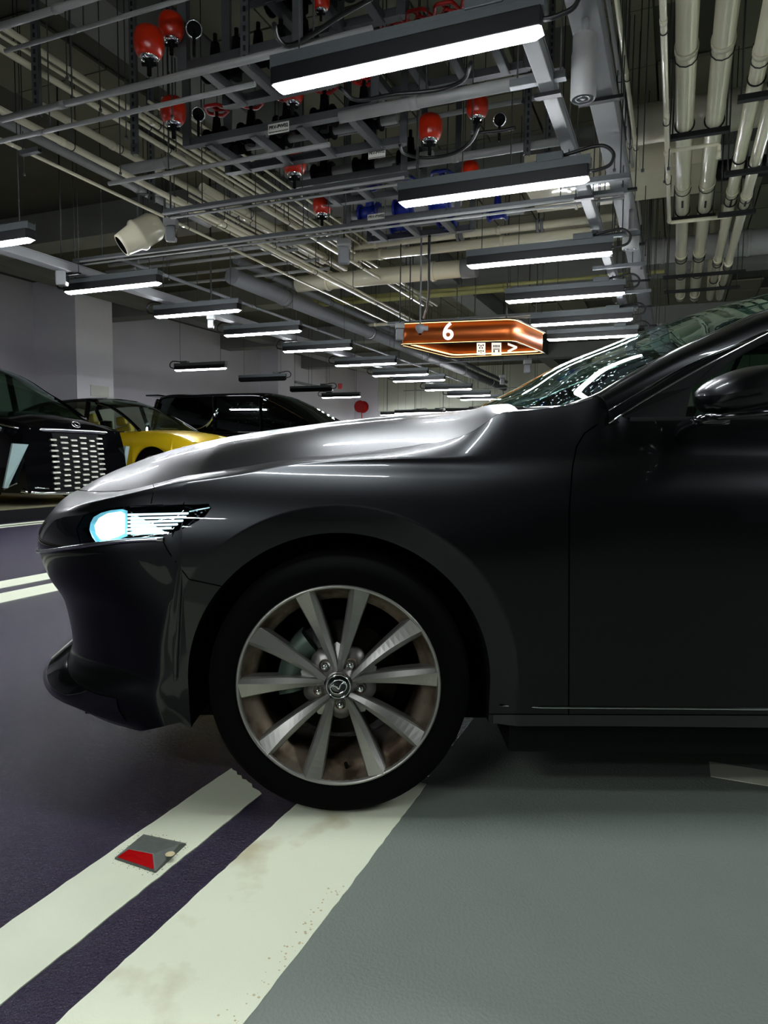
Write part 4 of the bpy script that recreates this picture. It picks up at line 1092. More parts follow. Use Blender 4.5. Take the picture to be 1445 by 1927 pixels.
u = uv(U(1090, 420, z=3.8))[0]; duct_v(u + .3, 3.85, .9, .2, 1030, 1185, 'peeling white duct end beside the narrow trunking', M_foil)
u = uv(U(1340, 470, z=3.8))[0]; duct_v(u, 3.85, .35, .35, 1190, 1800, 'grey round duct crossing behind the cream pipes', M_greyp, True)
u = uv(U(1400, 345, z=3.6))[0]; duct_v(u, 3.75, .2, .2, 1240, 1800, 'dark duct crossing under the foil wrapped one', M_dark, True)
# --- copper sign
def gp(px, py, z): return U(px, py, z=z)
ZS = 2.3
SA, SB, SCn, SD = gp(750, 647, ZS), gp(965, 640, ZS), gp(1025, 664, ZS), gp(850, 672, ZS)
sg = thing('hanging_sign', 'copper frame sign with a white 6 and pictograms, glowing edges, hanging over the aisle', 'sign', (SA + SCn) / 2)
def rounded(P, r, n=6):
    out = []
    for i in range(len(P)):
        a, b, c = P[i - 1], P[i], P[(i + 1) % len(P)]; d1 = (a - b).normalized(); d2 = (c - b).normalized()
        p, q = b + d1 * r, b + d2 * r
        for k in range(n + 1):
            t = k / n; out.append(p * (1 - t)**2 + b * 2 * t * (1 - t) + q * t * t)
    return out
ring = rounded([SA, SB, SCn, SD], .14); cen = sum(ring, Vector()) / len(ring)
rin = [p + (cen - p).normalized() * .02 for p in ring]
H_ = .25; m = MB(); z_ = Vector((0, 0, H_)); n = len(ring)
m.add(ring + [p + z_ for p in ring] + rin + [p + z_ for p in rin], [(i, (i + 1) % n, n + (i + 1) % n, n + i) for i in range(n)] + [(2 * n + (i + 1) % n, 2 * n + i, 3 * n + i, 3 * n + (i + 1) % n) for i in range(n)]
      + [(n + i, n + (i + 1) % n, 3 * n + (i + 1) % n, 3 * n + i) for i in range(n)] + [((i + 1) % n, i, 2 * n + i, 2 * n + (i + 1) % n) for i in range(n)], True)
m.build('copper_band', M_copper, sg)
M_strip = mat('lit sign edge', (255, 225, 160), emit=(255, 214, 140), estr=1.6)
def inset(p, d, h): return p + (cen - p).normalized() * d + Vector((0, 0, h))
out_ = lambda p, d, h: p - (cen - p).normalized() * d + Vector((0, 0, h))
m = MB(); m.tube([out_(p, .012, H_ + .004) for p in ring], .005, 6, True); m.build('edge_light', M_strip, sg)
m = MB(); m.tube([out_(p, .014, -.004) for p in ring], .002, 6, True); m.build('lower_edge_light', M_strip, sg)
m = MB(); m.tube([inset(p, .06, .02) for p in ring], .010, 6, True); m.build('inner_light', M_strip, sg)
m = MB(); m.tube([out_(p, .03, H_ + .012) for p in ring], .008, 6, True); m.tube([out_(p, .03, -.018) for p in ring], .006, 6, True); m.build('rim_profile', M_dark, sg)
def text_on(s, a, b, px, py, size, parent, name, material, off=.012, depth=.004, z0=0):
    """flat letters standing on the vertical plane through a and b, at the pixel"""
    d = (b - a); d.z = 0; d.normalize(); nrm = d.cross(Vector((0, 0, 1)))
    if nrm.dot(CC - a) < 0: nrm = -nrm
    r_ = ray(px, py); t = (a + nrm * off - CC).dot(nrm) / r_.dot(nrm); p = CC + r_ * t
    cu = bpy.data.curves.new(name, 'FONT'); cu.body = s; cu.size = size; cu.extrude = depth; cu.align_x = 'CENTER'; cu.align_y = 'CENTER'; cu.offset = size * .018
    o = bpy.data.objects.new(name, cu); C.objects.link(o)
    me = o.to_mesh().copy() if False else bpy.data.meshes.new_from_object(o); bpy.data.objects.remove(o)
    X = d if CR.dot(d) > 0 else -d
    M = Matrix((X, Vector((0, 0, 1)), X.cross(Vector((0, 0, 1))))).transposed().to_4x4(); M.translation = p
    me.transform(M); me.transform(parent.matrix_basis.inverted()); me.materials.clear(); me.materials.append(material)
    o = bpy.data.objects.new(name, me); C.objects.link(o); o.parent = parent; return o, p, X, nrm
M_glyph = mat('lit white glyph', (255, 255, 255), emit=(255, 250, 240), estr=.45)
text_on('6', SA, SB, 843, 625, .30, sg, 'numeral_six', M_glyph)
_, p, X, nn_ = text_on('>', SD, SCn, 964, 656, .26, sg, 'arrow_mark', M_glyph, off=.03)
def onplane(px, py, a, b, off):
    d = (b - a); d.z = 0; d.normalize(); nrm = d.cross(Vector((0, 0, 1)))
    if nrm.dot(CC - a) < 0: nrm = -nrm
    r_ = ray(px, py); t = (a + nrm * off - CC).dot(nrm) / r_.dot(nrm); return CC + r_ * t
for q, (x0, x1) in enumerate([(897, 913), (925, 943)]):
    A4 = [onplane(x, y, SD, SCn, .025) for x, y in [(x0, 645), (x1, 645), (x1, 668), (x0, 668)]]
    m = MB(); m.prism(A4, -nn_ * .006); pn = m.build('pictogram_panel', M_glyph, sg)
    m = MB()
    def dot(x, y, w_, h_):
        P4 = [onplane(x0 + (x1 - x0) * xx, 645 + 23 * yy, SD, SCn, .028) for xx, yy in [(x - w_, y - h_), (x + w_, y - h_), (x + w_, y + h_), (x - w_, y + h_)]]; m.prism(P4, -nn_ * .002)
    if q == 0:
        for x, y in [(.25, .2), (.5, .25), (.75, .2), (.35, .42), (.65, .42), (.25, .68), (.5, .66), (.75, .68), (.5, .84)]: dot(x, y, .07, .06)
    else:
        for x in (.2, .35, .5, .65, .8): dot(x, .28, .045, .10)
        dot(.5, .52, .36, .035); dot(.25, .72, .07, .13); dot(.75, .72, .07, .13)
    m.build('pictogram_mark', M_ink, pn, world=True)
for i, q in enumerate([SA, SB, SCn, SD]):
    m = MB(); p = inset(q, .15, H_); m.cyl(p, (p.x, p.y, CEIL), .008, 6); m.build('hanger_rod', M_rod, sg)
m = MB(); m.tube([gp(808, 444, 2.95), gp(807, 500, 2.8), gp(807, 555, 2.66), gp(803, 580, 2.62), gp(797, 598, 2.6)], .014, 8)
cb = m.build('power_cable', M_cable); tag(cb, 'black cable dropping to the copper sign from the pipes', 'cable')
m = MB(); q = gp(808, 444, 2.95); 
# cameras and boxes at the sign
cc = gp(803, 632, 2.35) - EU * .25; t = thing('dome_camera', 'small white dome camera hanging in front of the copper sign', 'camera', cc)
m = MB(); m.cyl(cc + Vector((0, 0, .08)), (cc.x, cc.y, CEIL), .011); m.build('drop_tube', M_white, t)
m = MB(); m.lathe([(0, -.02), (.02, -.01), (.05, .03), (.06, .06), (.05, .09), (0, .095)], cc, 20); m.box(cc + Vector((.07, 0, .05)), (.05, .05, .05)); m.build('camera_body', M_white, t)
m = MB(); m.lathe([(0, -.03), (.015, -.027), (.02, -.012)], cc, 16); m.build('lens', M_black, t)
def sensor(px, py, z, s, label, up_to=None, mt=M_white):
    p = U(px, py, z=z); t = thing('sensor_box', label, 'sensor', p)
    m = MB(); m.box(p + Vector((0, 0, s * .5)), (s * .7, s * .6, s)); m.build('sensor_case', mt, t, bevel=s * .12)
    m = MB(); m.box(p + Vector((0, 0, s * 1.25)), (s * .85, s * .75, s * .45)); m.build('mount_box', M_greyp, t, bevel=.004)
    m = MB(); m.cyl(p + Vector((0, 0, s * 1.4)), (p.x, p.y, up_to or CEIL), .008, 6); m.build('hanger_rod', M_rod, t)
    m = MB(); m.box(p + Vector((s * .36, 0, s * .55)), (s * .02, s * .4, s * .6)); m.build('sensor_window', M_blackgloss, t)
sensor(647, 497, 2.62, .15, 'grey parking sensor box hanging in the middle, left of the thick cream pipe')
sensor(322, 455, 2.70, .13, 'white parking sensor box beside the barrel shaped spotlight')
sensor(117, 538, 2.52, .15, 'white parking sensor box at the left end of the light by the pale pillar')
sensor(397, 618, 2.45, .11, 'white parking sensor box below the middle row of lights')
sensor(752, 640, 2.32, .14, 'pale box at the left end of the copper sign')
sensor(992, 702, 2.40, .16, 'pale sensor box below the right end of the copper sign')
sensor(945, 724, 2.40, .14, 'pale sensor box left of the one below the copper sign')
# barrel shaped fan / spotlight at the left
p0, p1 = U(228, 462, z=2.75), U(300, 420, z=3.0)
t = thing('jet_fan', 'cream barrel shaped jet nozzle hanging near the left pillar', 'fan', p1)
ax_ = (p1 - p0).normalized(); Mx = ax_.to_track_quat('Z', 'Y').to_matrix()
L_ = (p1 - p0).length
m = MB(); m.lathe([(.085, .0), (.10, .0), (.105, .03), (.12, L_ * .35), (.145, L_ * .42), (.145, L_ * .48), (.135, L_ * .52), (.13, L_ * .85), (.09, L_ * 1.0), (.0, L_ * 1.02)], p0, 32, Mx); m.build('barrel', M_cream, t)
m = MB(); m.lathe([(.084, .0), (.075, .12), (0, .13)], p0, 32, Mx); m.build('throat', M_black, t)
m = MB(); pm = p0.lerp(p1, .8); m.bar(pm + Vector((-.13, 0, .02)), pm + Vector((-.12, 0, .30)), .04, .01, (1, 0, 0)); m.bar(pm + Vector((.13, 0, .02)), pm + Vector((.12, 0, .30)), .04, .01, (1, 0, 0)); m.bar(pm + Vector((-.13, 0, .30)), pm + Vector((.13, 0, .30)), .04, .01); m.cyl(pm + Vector((0, 0, .3)), (pm.x, pm.y, CEIL), .01); m.build('bracket', M_galv, t)
# --- accumulators (orange tanks), racks, valves, gauges, tags
def tank(px, py, z, r, i, label):
    p = U(px, py, z=z); t = thing('pressure_tank', label, 'tank', p, 0, 'orange red pressure tanks')
    m = MB(); pf = [(0, r * 1.03), (r * .50, r * 1.0), (r * .84, r * .80), (r * 1.0, r * .42), (r * 1.03, 0), (r, -r * .42), (r * .85, -r * .82), (r * .62, -r * 1.02)]
    m.lathe([(cr([(k, q[0]) for k, q in enumerate(pf)], s / 4), cr([(k, q[1]) for k, q in enumerate(pf)], s / 4)) for s in range(29)], p, 32); m.build('tank_shell', M_red, t)
    m = MB(); m.lathe([(r * .64, -r * 1.0), (r * .62, -r * 1.12), (r * .4, -r * 1.22), (.0, -r * 1.24)], p, 24)
    for k in range(6):
        a = k * pi / 3; m.cyl(p + Vector((r * .5 * cos(a), r * .5 * sin(a), -r * 1.24)), p + Vector((r * .5 * cos(a), r * .5 * sin(a), -r * 1.1)), r * .07, 6)
    m.build('steel_flange', M_chrome, t)
    m = MB(); m.lathe([(r * .3, -r * 1.2), (r * .3, -r * 1.55), (r * .16, -r * 1.6), (r * .16, -r * 2.2)], p, 16); m.cyl(p + Vector((-r * .5, 0, -r * 1.45)), p + Vector((r * .5, 0, -r * 1.45)), r * .14, 10); m.build('black_valve', M_black, t)
tk = [(280, 80, 3.05, 27, 'first orange red tank at the upper left, the largest and nearest'), (322, 50, 3.2, 23, 'orange red tank right behind the largest one at the upper left'),
      (326, 208, 3.05, 23, 'orange red tank left of the red valve wheels'), (551, 172, 3.1, 20, 'orange red tank just below the left end of the largest light'),
      (554, 306, 3.05, 21, 'orange red tank left of the valve rack in the middle'), (606, 386, 3.05, 17, 'orange red tank just under the long strut channel, lowest one'),
      (809, 240, 3.1, 22.5, 'round orange red tank in the middle, above the second light'), (898, 200, 3.15, 20, 'orange red tank right of the round middle one'),
      (884, 322, 3.1, 17, 'orange red tank top just above the left part of the second light'), (604, 2, 3.3, 16, 'orange red tank cut off by the top edge of the photo')]
for i, (px, py, z, rp, lb) in enumerate(tk):
    p = U(px, py, z=z); r = rp * (p - CC).dot(fwd) / F; tank(px, py, z, r, i, lb)
def rack(pxa, pya, pxb, z, depth, rungs, label):
    """ladder of steel angles hung from posts, with a valve line on it"""
    u = uv(U(pxa, pya, z=z))[0]; v0 = v_at_px(u, z, pxa); v1 = v_at_px(u, z, pxb)
    t = thing('valve_rack', label, 'rack', G(u, v0, z), VR)
    for du in (0, depth):
        m = MB(); m.bar(G(u + du, v0, z), G(u + du, v1, z), .06, .006); m.bar(G(u + du, v0, z + .03), G(u + du, v1, z + .03), .006, .06); m.build('rail', M_galv, t)
    for k in range(rungs):
        v = v0 + (v1 - v0) * (k + .5) / rungs; m = MB(); m.bar(G(u, v, z - .01), G(u + depth, v, z - .01), .05, .006); m.bar(G(u, v + .025, z + .012), G(u + depth, v + .025, z + .012), .006, .05); m.build('rung', M_galv, t)
    for du in (0, depth):
        for v in (v0, v1):
            p = G(u + du, v, z); m = MB(); m.bar(p, (p.x, p.y, CEIL), .05, .05, (1, 0, 0)); m.build('post', M_galv, t)
    return u, v0, v1
def valve_line(u, v0, v1, z, r, n, label, body, wheel=None, dv=0):
    t = thing('valve_line', label, 'valves', G(u, v0, z), VR)
    m = MB(); m.cyl(G(u, v0, z), G(u, v1, z), r, 14); m.build('pipe_run', M_greyp, t)
    for k in range(n):
        v = v0 + (v1 - v0) * (k + .5) / n; p = G(u, v, z)
        m = MB(); m.cyl(G(u, v - r * 1.8, z), G(u, v + r * 1.8, z), r * 1.5, 14); m.cyl(G(u, v - r * 2.2, z), G(u, v - r * 1.8, z), r * 2.0, 14); m.cyl(G(u, v + r * 1.8, z), G(u, v + r * 2.2, z), r * 2.0, 14)
        m.cyl(p, p + Vector((0, 0, r * 4)), r * 1.1, 12, r * .7); m.cyl(p + Vector((0, 0, r * 4)), p + Vector((0, 0, r * 5.5)), r * .35, 8)
        if k % 2: m.cyl(p, p + Vector((0, 0, -r * 2.6)), r * .9, 12)
        vb = m.build('valve_body', body, t)
        if wheel:
            q = p + Vector((0, 0, r * 5.6)); m = MB(); R_ = r * 2.2
            m.tube([q + Vector((R_ * cos(a) * (1 + .08 * cos(5 * a)), R_ * sin(a) * (1 + .08 * cos(5 * a)), 0)) for a in [2 * pi * i / 30 for i in range(30)]], r * .35, 6, True)
            for a in (0, 2.09, 4.19): m.cyl(q, q + Vector((R_ * cos(a), R_ * sin(a), 0)), r * .25, 6)
            m.cyl(q - Vector((0, 0, r * .4)), q + Vector((0, 0, r * .4)), r * .6, 8)
            m.build('hand_wheel', wheel, vb)
    return t
def gauge(px, py, z, label):
    p = U(px, py, z=z); t = thing('pressure_gauge', label, 'gauge', p); d = (CC - p).normalized(); Mq = d.to_track_quat('Z', 'Y').to_matrix()
    m = MB(); m.lathe([(0, -.02), (.04, -.02), (.045, .012), (.038, .016), (.037, .01)], p, 24, Mq); m.build('gauge_case', M_chrome, t)
    m = MB(); m.lathe([(0, .009), (.037, .009)], p, 24, Mq); m.build('dial', M_black, t)
    m = MB(); m.cyl(p, p - Vector((0, 0, .14)), .009, 8); m.build('gauge_stem', M_black, t)
u, v0, v1 = rack(345, 138, 560, 3.0, .42, 3, 'steel valve rack at the upper left, beside the largest orange tank')
valve_line(u + .2, v0, v1, 3.11, .035, 5, 'row of black valves on the upper left rack', M_black)
u, v0, v1 = rack(352, 278, 705, 3.0, .5, 4, 'steel valve rack carrying the valves with red hand wheels')
valve_line(u + .15, v0, v1, 3.10, .035, 5, 'row of black valves with red hand wheels on the middle rack', M_black, M_redv)
valve_line(u + .38, v0, v1, 3.12, .03, 4, 'second row of black valves behind the red wheeled ones', M_black)
u, v0, v1 = rack(560, 355, 760, 3.02, .45, 3, 'steel valve rack above the long strut channel')
valve_line(u + .1, v0, v1 + .2, 3.15, .04, 3, 'row of large black valves above the second light', M_black)
u, v0, v1 = rack(655, 428, 860, 3.0, .5, 3, 'steel valve rack carrying the blue valves')
valve_line(u + .1, v0, v1, 3.14, .045, 3, 'row of blue valves left of the second light', M_blue, M_blue)
valve_line(u + .45, v0 + .1, v1 + .5, 3.12, .04, 3, 'second row of blue valves behind the second light', M_blue)
u, v0, v1 = rack(640, 120, 960, 3.35, .5, 4, 'steel rack hidden behind the largest light')
valve_line(u + .2, v0, v1, 3.45, .035, 6, 'row of black valves seen below the largest light', M_black, M_redv)
u, v0, v1 = rack(470, 10, 700, 3.3, .4, 3, 'steel rack at the top edge of the photo')
valve_line(u + .2, v0, v1, 3.42, .035, 5, 'row of black valves at the top edge of the photo', M_black)
gauge(365, 55, 3.1, 'small round gauge at the upper left, right of the rear orange tank'); gauge(373, 215, 3.05, 'small round gauge left of the red valve wheels')
gauge(940, 225, 3.1, 'small round gauge right of the two middle orange tanks'); gauge(626, 120, 3.2, 'small round gauge above the left end of the largest light')
def tagplate(px, py, z, w_, s, label):
    p = U(px, py, z=z); a, b = p, p + EV; t = thing('valve_tag', label, 'tag', p)
    m = MB(); m.bar(p - EV * w_ / 2, p + EV * w_ / 2, .004, w_ * .42); m.build('tag_plate', M_paper, t)
    t.matrix_basis = Matrix.Translation(p)
    x, y = PX(p); text_on(s, p, p + EV, x, y - 3, w_ * .2, t, 'tag_text', M_ink, off=.004, depth=.0008)
    text_on('PRESSURE REDUCING VALVE SET', p, p + EV, x, y + 6, w_ * .065, t, 'tag_text', M_ink, off=.004, depth=.0008)
    m = MB(); m.cyl(p + Vector((0, 0, w_ * .2)), p + Vector((0, 0, .16)), .002, 5); m.build('tag_wire', M_rod, t)
tagplate(524, 241, 2.96, .155, 'PRV-PW02', 'white valve tag with black letters below the left end of the largest light')
tagplate(709, 290, 2.98, .13, 'PRV-PW02', 'white valve tag on the rack above the second light')
tagplate(708, 410, 2.98, .17, 'PRV-PW02', 'white valve tag in front of the blue valves')
# black cable loops
for pts, z, lb in [([(516, 45), (522, 70), (540, 86), (575, 72), (640, 30), (700, -4)], 2.9, 'black cable looping at the top, left of the largest light'),
                   ([(640, 165), (670, 188), (740, 178), (830, 168), (872, 150), (886, 118)], 2.95, 'black cable looping under the largest light'),
                   ([(752, 270), (760, 288), (800, 297), (850, 290), (885, 268), (902, 235)], 3.0, 'black cable looping under the round middle tank'),
                   ([(900, 250), (940, 246), (970, 240)], 3.0, 'short black cable right of the two middle tanks')]:
    P = rs([U(x, y, z=z) for x, y in pts], 24); m = MB(); m.tube(P, .012, 8); tag(m.build('black_cable', M_cable), lb, 'cable')
# hose reel
p = vray(684, 766, -11.7); t = thing('hose_reel', 'red fire hose reel on the far wall corner', 'hose reel', p)
d = EU * -1; Mq = d.to_track_quat('Z', 'Y').to_matrix()
for nm, h in (('reel_disc', .0), ('reel_disc', .35)):
    m = MB(); m.lathe([(0, h), (.22, h), (.24, h + .03), (.20, h + .03), (.1, h + .05), (0, h + .05)], p, 32, Mq); m.build(nm, M_redv, t)
m = MB(); m.lathe([(.13, .02), (.13, .35)], p, 24, Mq); m.build('hose_coil', M_redv, t)
m = MB(); m.tube([p + d * .2 + Vector((0, 0, -.2)), p + d * .2 + Vector((0.05, 0, -.8)), p + d * .2 + Vector((.02, 0, -1.4))], .02, 6); m.build('hose', M_redv, t)
# cream conduits + alarm on the wall near the corner
p = U(640, 727, y=24); t = thing('fire_alarm', 'small red alarm box on the wall left of the hose reel', 'alarm', p)
m = MB(); m.box(p, (.14, .12, .18)); m.build('alarm_case', M_redv, t, bevel=.02)
# ------------------------------------------------------------------ the cars parked across the aisle
PZ = .155
def parked_car(label, loc, S, paint, glass, seat=None, group=None):
    """local frame: x forward, y left, z up"""
    t = thing('car', label, 'car', loc, VR, group)
    L, W = S['L'], S['W']; h = L / 2
    def wd(x):
        f = max(0, (x - (h - S.get('ft', .9))) / S.get('ft', .9)); b = max(0, (-(h - .5) - x) / .5)
        return W * (1 - S.get('fk', .16) * f ** 3 - .12 * b ** 3)
    def zt(x): return cr(S['top'], x)
    xa = sorted({round(-h + L * i / 90, 4) for i in range(91)} | {round(c + S['ra'] * cos(pi * k / 16), 4) for c in (S['xf'], S['xr']) for k in range(17)})
    rows = []
    for x in xa:
        w = wd(x); z0 = S.get('zb', .2); arch = 0
        for c in (S['xf'], S['xr']):
            if abs(x - c) < S['ra']: arch = S['rw'] + sqrt(S['ra']**2 - (x - c)**2)
        zz = zt(x); zs = zz - S.get('sh', .14)
        R = [(w * .94, z0), (w * .985, z0 + .12), (w, .5), (w * 1.0, zs - .12), (w * .985, zs), (w * S.get('sw', .93), zz), (w * .75, zz + .02), (w * .4, zz + S.get('crown', .04) * .8), (0, zz + S.get('crown', .04))]
        R = [(a, max(b, arch) if b < zs - .11 else b) for a, b in R]
        if arch: R = [(a + (.012 if i < 4 else 0), b) for i, (a, b) in enumerate(R)]
        lean = lambda z: -S.get('lean', .1) * max(0, (z - .5)) * max(0, (x - (h - .5)) / .5)
        r = [Vector((x + lean(b), a, b)) for a, b in R]
        rows.append(r + [Vector((p.x, -p.y, p.z)) for p in reversed(r[:-1])])
    m = MB(); m.grid(rows, True)
    m.add(rows[-1], [tuple(range(17))]); m.add(rows[0], [tuple(range(17))]); m.build('body', paint, t, world=False)
    # greenhouse
    G_ = S['roof']; xg = [G_[0][0] + (G_[-1][0] - G_[0][0]) * i / 40 for i in range(41)]
    def sec(x, o=0):
        zr = cr(G_, x); zb = min(zt(x) + .0, zr); f = min(1, max(0, (zr - zb) / .5)); wb = wd(x) * S.get('sw', .93); wr = wb + (S['wr'] - wb) * f
        r = [Vector((x, wb + o, zb)), Vector((x, wr + o, max(zb, zr - .07 * f))), Vector((x, wr * .93, zr - .02 * f + o)), Vector((x, wr * .5, zr + .02 * f + o)), Vector((x, 0, zr + .03 * f + o))]
        return r + [Vector((p.x, -p.y, p.z)) for p in reversed(r[:-1])]
    m = MB(); m.grid([sec(x) for x in xg], True); m.build('window_glass', glass, t, world=False)
    m = MB(); m.grid([sec(x, .006)[1:8] for x in xg if S['r0'] - .01 <= x <= S['r1'] + .01], True); m.build('roof', S.get('roofm', paint), t, world=False, solid=.012)
    for s in (-1, 1):
        m = MB(); P = [Vector((x, s * (sec(x)[1].y + .0), sec(x)[1].z)) for x in [S['r1'] + (G_[-1][0] - S['r1']) * i / 10 for i in range(11)]]; m.tube(P, S.get('ap', .035), 8); m.build('front_pillar', S.get('pilm', paint), t, world=False)
        m = MB(); P = [Vector((x, s * (sec(x)[1].y), sec(x)[1].z)) for x in [G_[0][0] + (S['r0'] - G_[0][0]) * i / 10 for i in range(11)]]; m.tube(P, .05, 8); m.build('rear_pillar', paint, t, world=False)
        for q, x in enumerate(S['pil']):
            a, b = sec(x, .004)[0], sec(x - .08, .004)[1]; m = MB(); m.bar((a.x, s * a.y, a.z), (b.x, s * b.y, b.z), .02, .10, (0, 1, 0)); m.build('side_pillar', M_carblack, t, world=False)
        m = MB(); P = [Vector((x, s * (wd(x) * S.get('sw', .93) + .006), zt(x) + .005)) for x in [G_[0][0] + .2 + (G_[-1][0] - G_[0][0] - .5) * i / 20 for i in range(21)]]; m.tube(P, .012, 6); m.build('belt_trim', S.get('trim', M_silver), t, world=False)
        # door mirror
        xm = S['r1'] + .55 if 'xm' not in S else S['xm']; m = MB(); y = s * (wd(xm) * .95)
        m.box((xm, y + s * .13, zt(xm) + .13), (.12, .2, .14)); m.bar((xm, y, zt(xm) + .02), (xm, y + s * .08, zt(xm) + .08), .05, .03); m.build('door_mirror', M_carblack, t, bevel=.03, world=False)
        # door lines and handles
        for x in S['doors']:
            m = MB(); m.bar((x, s * (wd(x) + .001), .32), (x, s * (wd(x) + .001), zt(x) - .2), .004, .008, (1, 0, 0)); m.build('door_gap', M_black, t, world=False)
            m = MB(); m.bar((x - .28, s * (wd(x) + .015), zt(x) - .22), (x - .1, s * (wd(x) + .015), zt(x) - .22), .02, .03); m.build('door_handle', S.get('trim', M_silver), t, world=False)
    # wheels
    for c in (S['xf'], S['xr']):
        for s in (-1, 1):
            b = bpy.data.objects.new('wheel', None); C.objects.link(b); b.parent = t; b.location = (c, s * (W - .02), S['rw']); RX = Matrix.Rotation(-s * pi / 2, 3, 'X'); r = S['rw']
            m = MB(); m.lathe([(r * .70, 0), (r * .74, .012), (r * .9, .015), (r, -.03), (r, -.22), (r * .7, -.24)], (0, 0, 0), 36, RX); m.build('tyre', M_rubber, b, world=False)
            m = MB(); m.lathe([(r * .71, .004), (r * .66, -.01), (r * .6, -.06), (r * .58, -.2)], (0, 0, 0), 36, RX)
            for k in range(10):
                th = 2 * pi * k / 10; m.bar((.03 * cos(th), -s * .02, .03 * sin(th)), (r * .69 * cos(th), 0, r * .69 * sin(th)), .035, .02, (0, 1, 0))
            m.lathe([(0, .0), (.06, -.005), (.08, -.03)], (0, 0, 0), 20, RX); m.build('alloy_rim', M_alloy, b, world=False)
            m = MB(); m.lathe([(0, -.12), (r * .6, -.12)], (0, 0, 0), 24, RX); m.build('brake_disc', M_black, b, world=False)
            m = MB(); A_ = [(c + (S['ra'] - .004) * cos(pi * k / 16), r + (S['ra'] - .004) * sin(pi * k / 16)) for k in range(17)]
            m.grid([[Vector((x, s * (W - .02), z)), Vector((x, s * (W - .4), z))] for x, z in A_], True); m.add([Vector((x, s * (W - .35), z)) for x, z in A_], [tuple(range(17))]); m.build('wheel_housing', M_black, t, world=False)
    m = MB(); m.box((0, 0, .32), (L * .9, W * 1.2, .2)); m.build('underbody', M_black, t, world=False)
    if seat:
        for x in S['seats']:
            for s in (-.42, .42):
                m = MB(); m.box((x, s, S['sz']), (.5, .5, .2)); m.bar((x - .22, s, S['sz']), (x - .40, s, S['sz'] + .62), .48, .14, (0, 1, 0)); m.bar((x - .41, s, S['sz'] + .64), (x - .44, s, S['sz'] + .82), .26, .1, (0, 1, 0)); m.build('seat', seat, t, bevel=.04, world=False)
        m = MB(); m.box((S['r1'] + .6, 0, S['sz'] + .28), (.5, W * 1.5, .18)); m.build('dashboard', M_black, t, bevel=.03, world=False)
    return t, wd, zt, sec
# --- big black van with the studded grille
SL = dict(L=5.12, W=.945, zb=.17, top=[(-2.56, 1.18), (-1.5, 1.17), (0, 1.15), (1.0, 1.14), (1.5, 1.17), (1.95, 1.13), (2.35, 1.06), (2.56, 1.0)], xf=1.62, xr=-1.5, ra=.40, rw=.35,
          roof=[(-2.5, 1.2), (-2.4, 1.6), (-2.2, 1.93), (-1.6, 2.01), (-.4, 2.04), (.25, 2.0), (.65, 1.88), (1.05, 1.68), (1.45, 1.44), (1.80, 1.18)], r0=-2.2, r1=.25, wr=.80, pil=(.35, -.9), doors=(.55, -.5), sw=.95, crown=.10,
          seats=(.1, -1.1), sz=.75, sh=.16, lean=.14, ft=.5, fk=.07, xm=.95)
oL = G(7.32, -7.56 - 2.56 + 0, PZ)
lm, wd, zt, sec = parked_car('black luxury minivan at the left edge with a big studded chrome grille', oL, SL, M_carblack, M_glasss, M_dark)
X0 = 2.56
m = MB(); R = []
for i in range(15):
    y = -.78 + 1.56 * i / 14; R.append([Vector((X0 + .015 - .12 * max(0, z - .5) - .10 * (abs(y) / .66) ** 3, y * (1 if z > .3 else 1.08), z)) for z in (.16, .3, .5, .7, .88, .955)])
m.grid(R, True); m.build('grille', M_black, lm, world=False)
br = MB(); br.box((0, 0, 0), (.018, .10, .026)); bo = None; n = 0
for r_ in range(10):
    for k in range(10):
        z = .21 + r_ * .072 + (.036 if k % 2 else 0); y = -.72 + k * .16
        if z > .92 or (abs(y) > .74 - .1 * (r_ < 2)): continue
        p = (X0 + .028 - .12 * max(0, z - .5) - .10 * (abs(y) / .66) ** 3, y, z)
        if bo is None: bo = br.build('grille_stud', mat('bright stud', (230, 230, 218), rough=.22, metal=.6), lm, bevel=.004, world=False); bo.location = p; bo.rotation_euler = (0, -.7, 0)  # pale colour and upward tilt stand in for lamp reflections in chrome
        else:
            q = bo.copy(); C.objects.link(q); q.location = p; q.scale.y = .8 + .4 * random.random()
        n += 1
m = MB(); P = [Vector((X0 + .03 - .12 * .47 - .13 * (abs(y) / .8) ** 3, y, .985 - .0 * abs(y))) for y in [-.80 + 1.6 * i / 24 for i in range(25)]]
m.grid([[p + Vector((0, 0, .022)), p + Vector((.012, 0, 0)), p - Vector((0, 0, .022))] for p in P], True); m.build('chrome_band', M_silver, lm, world=False)
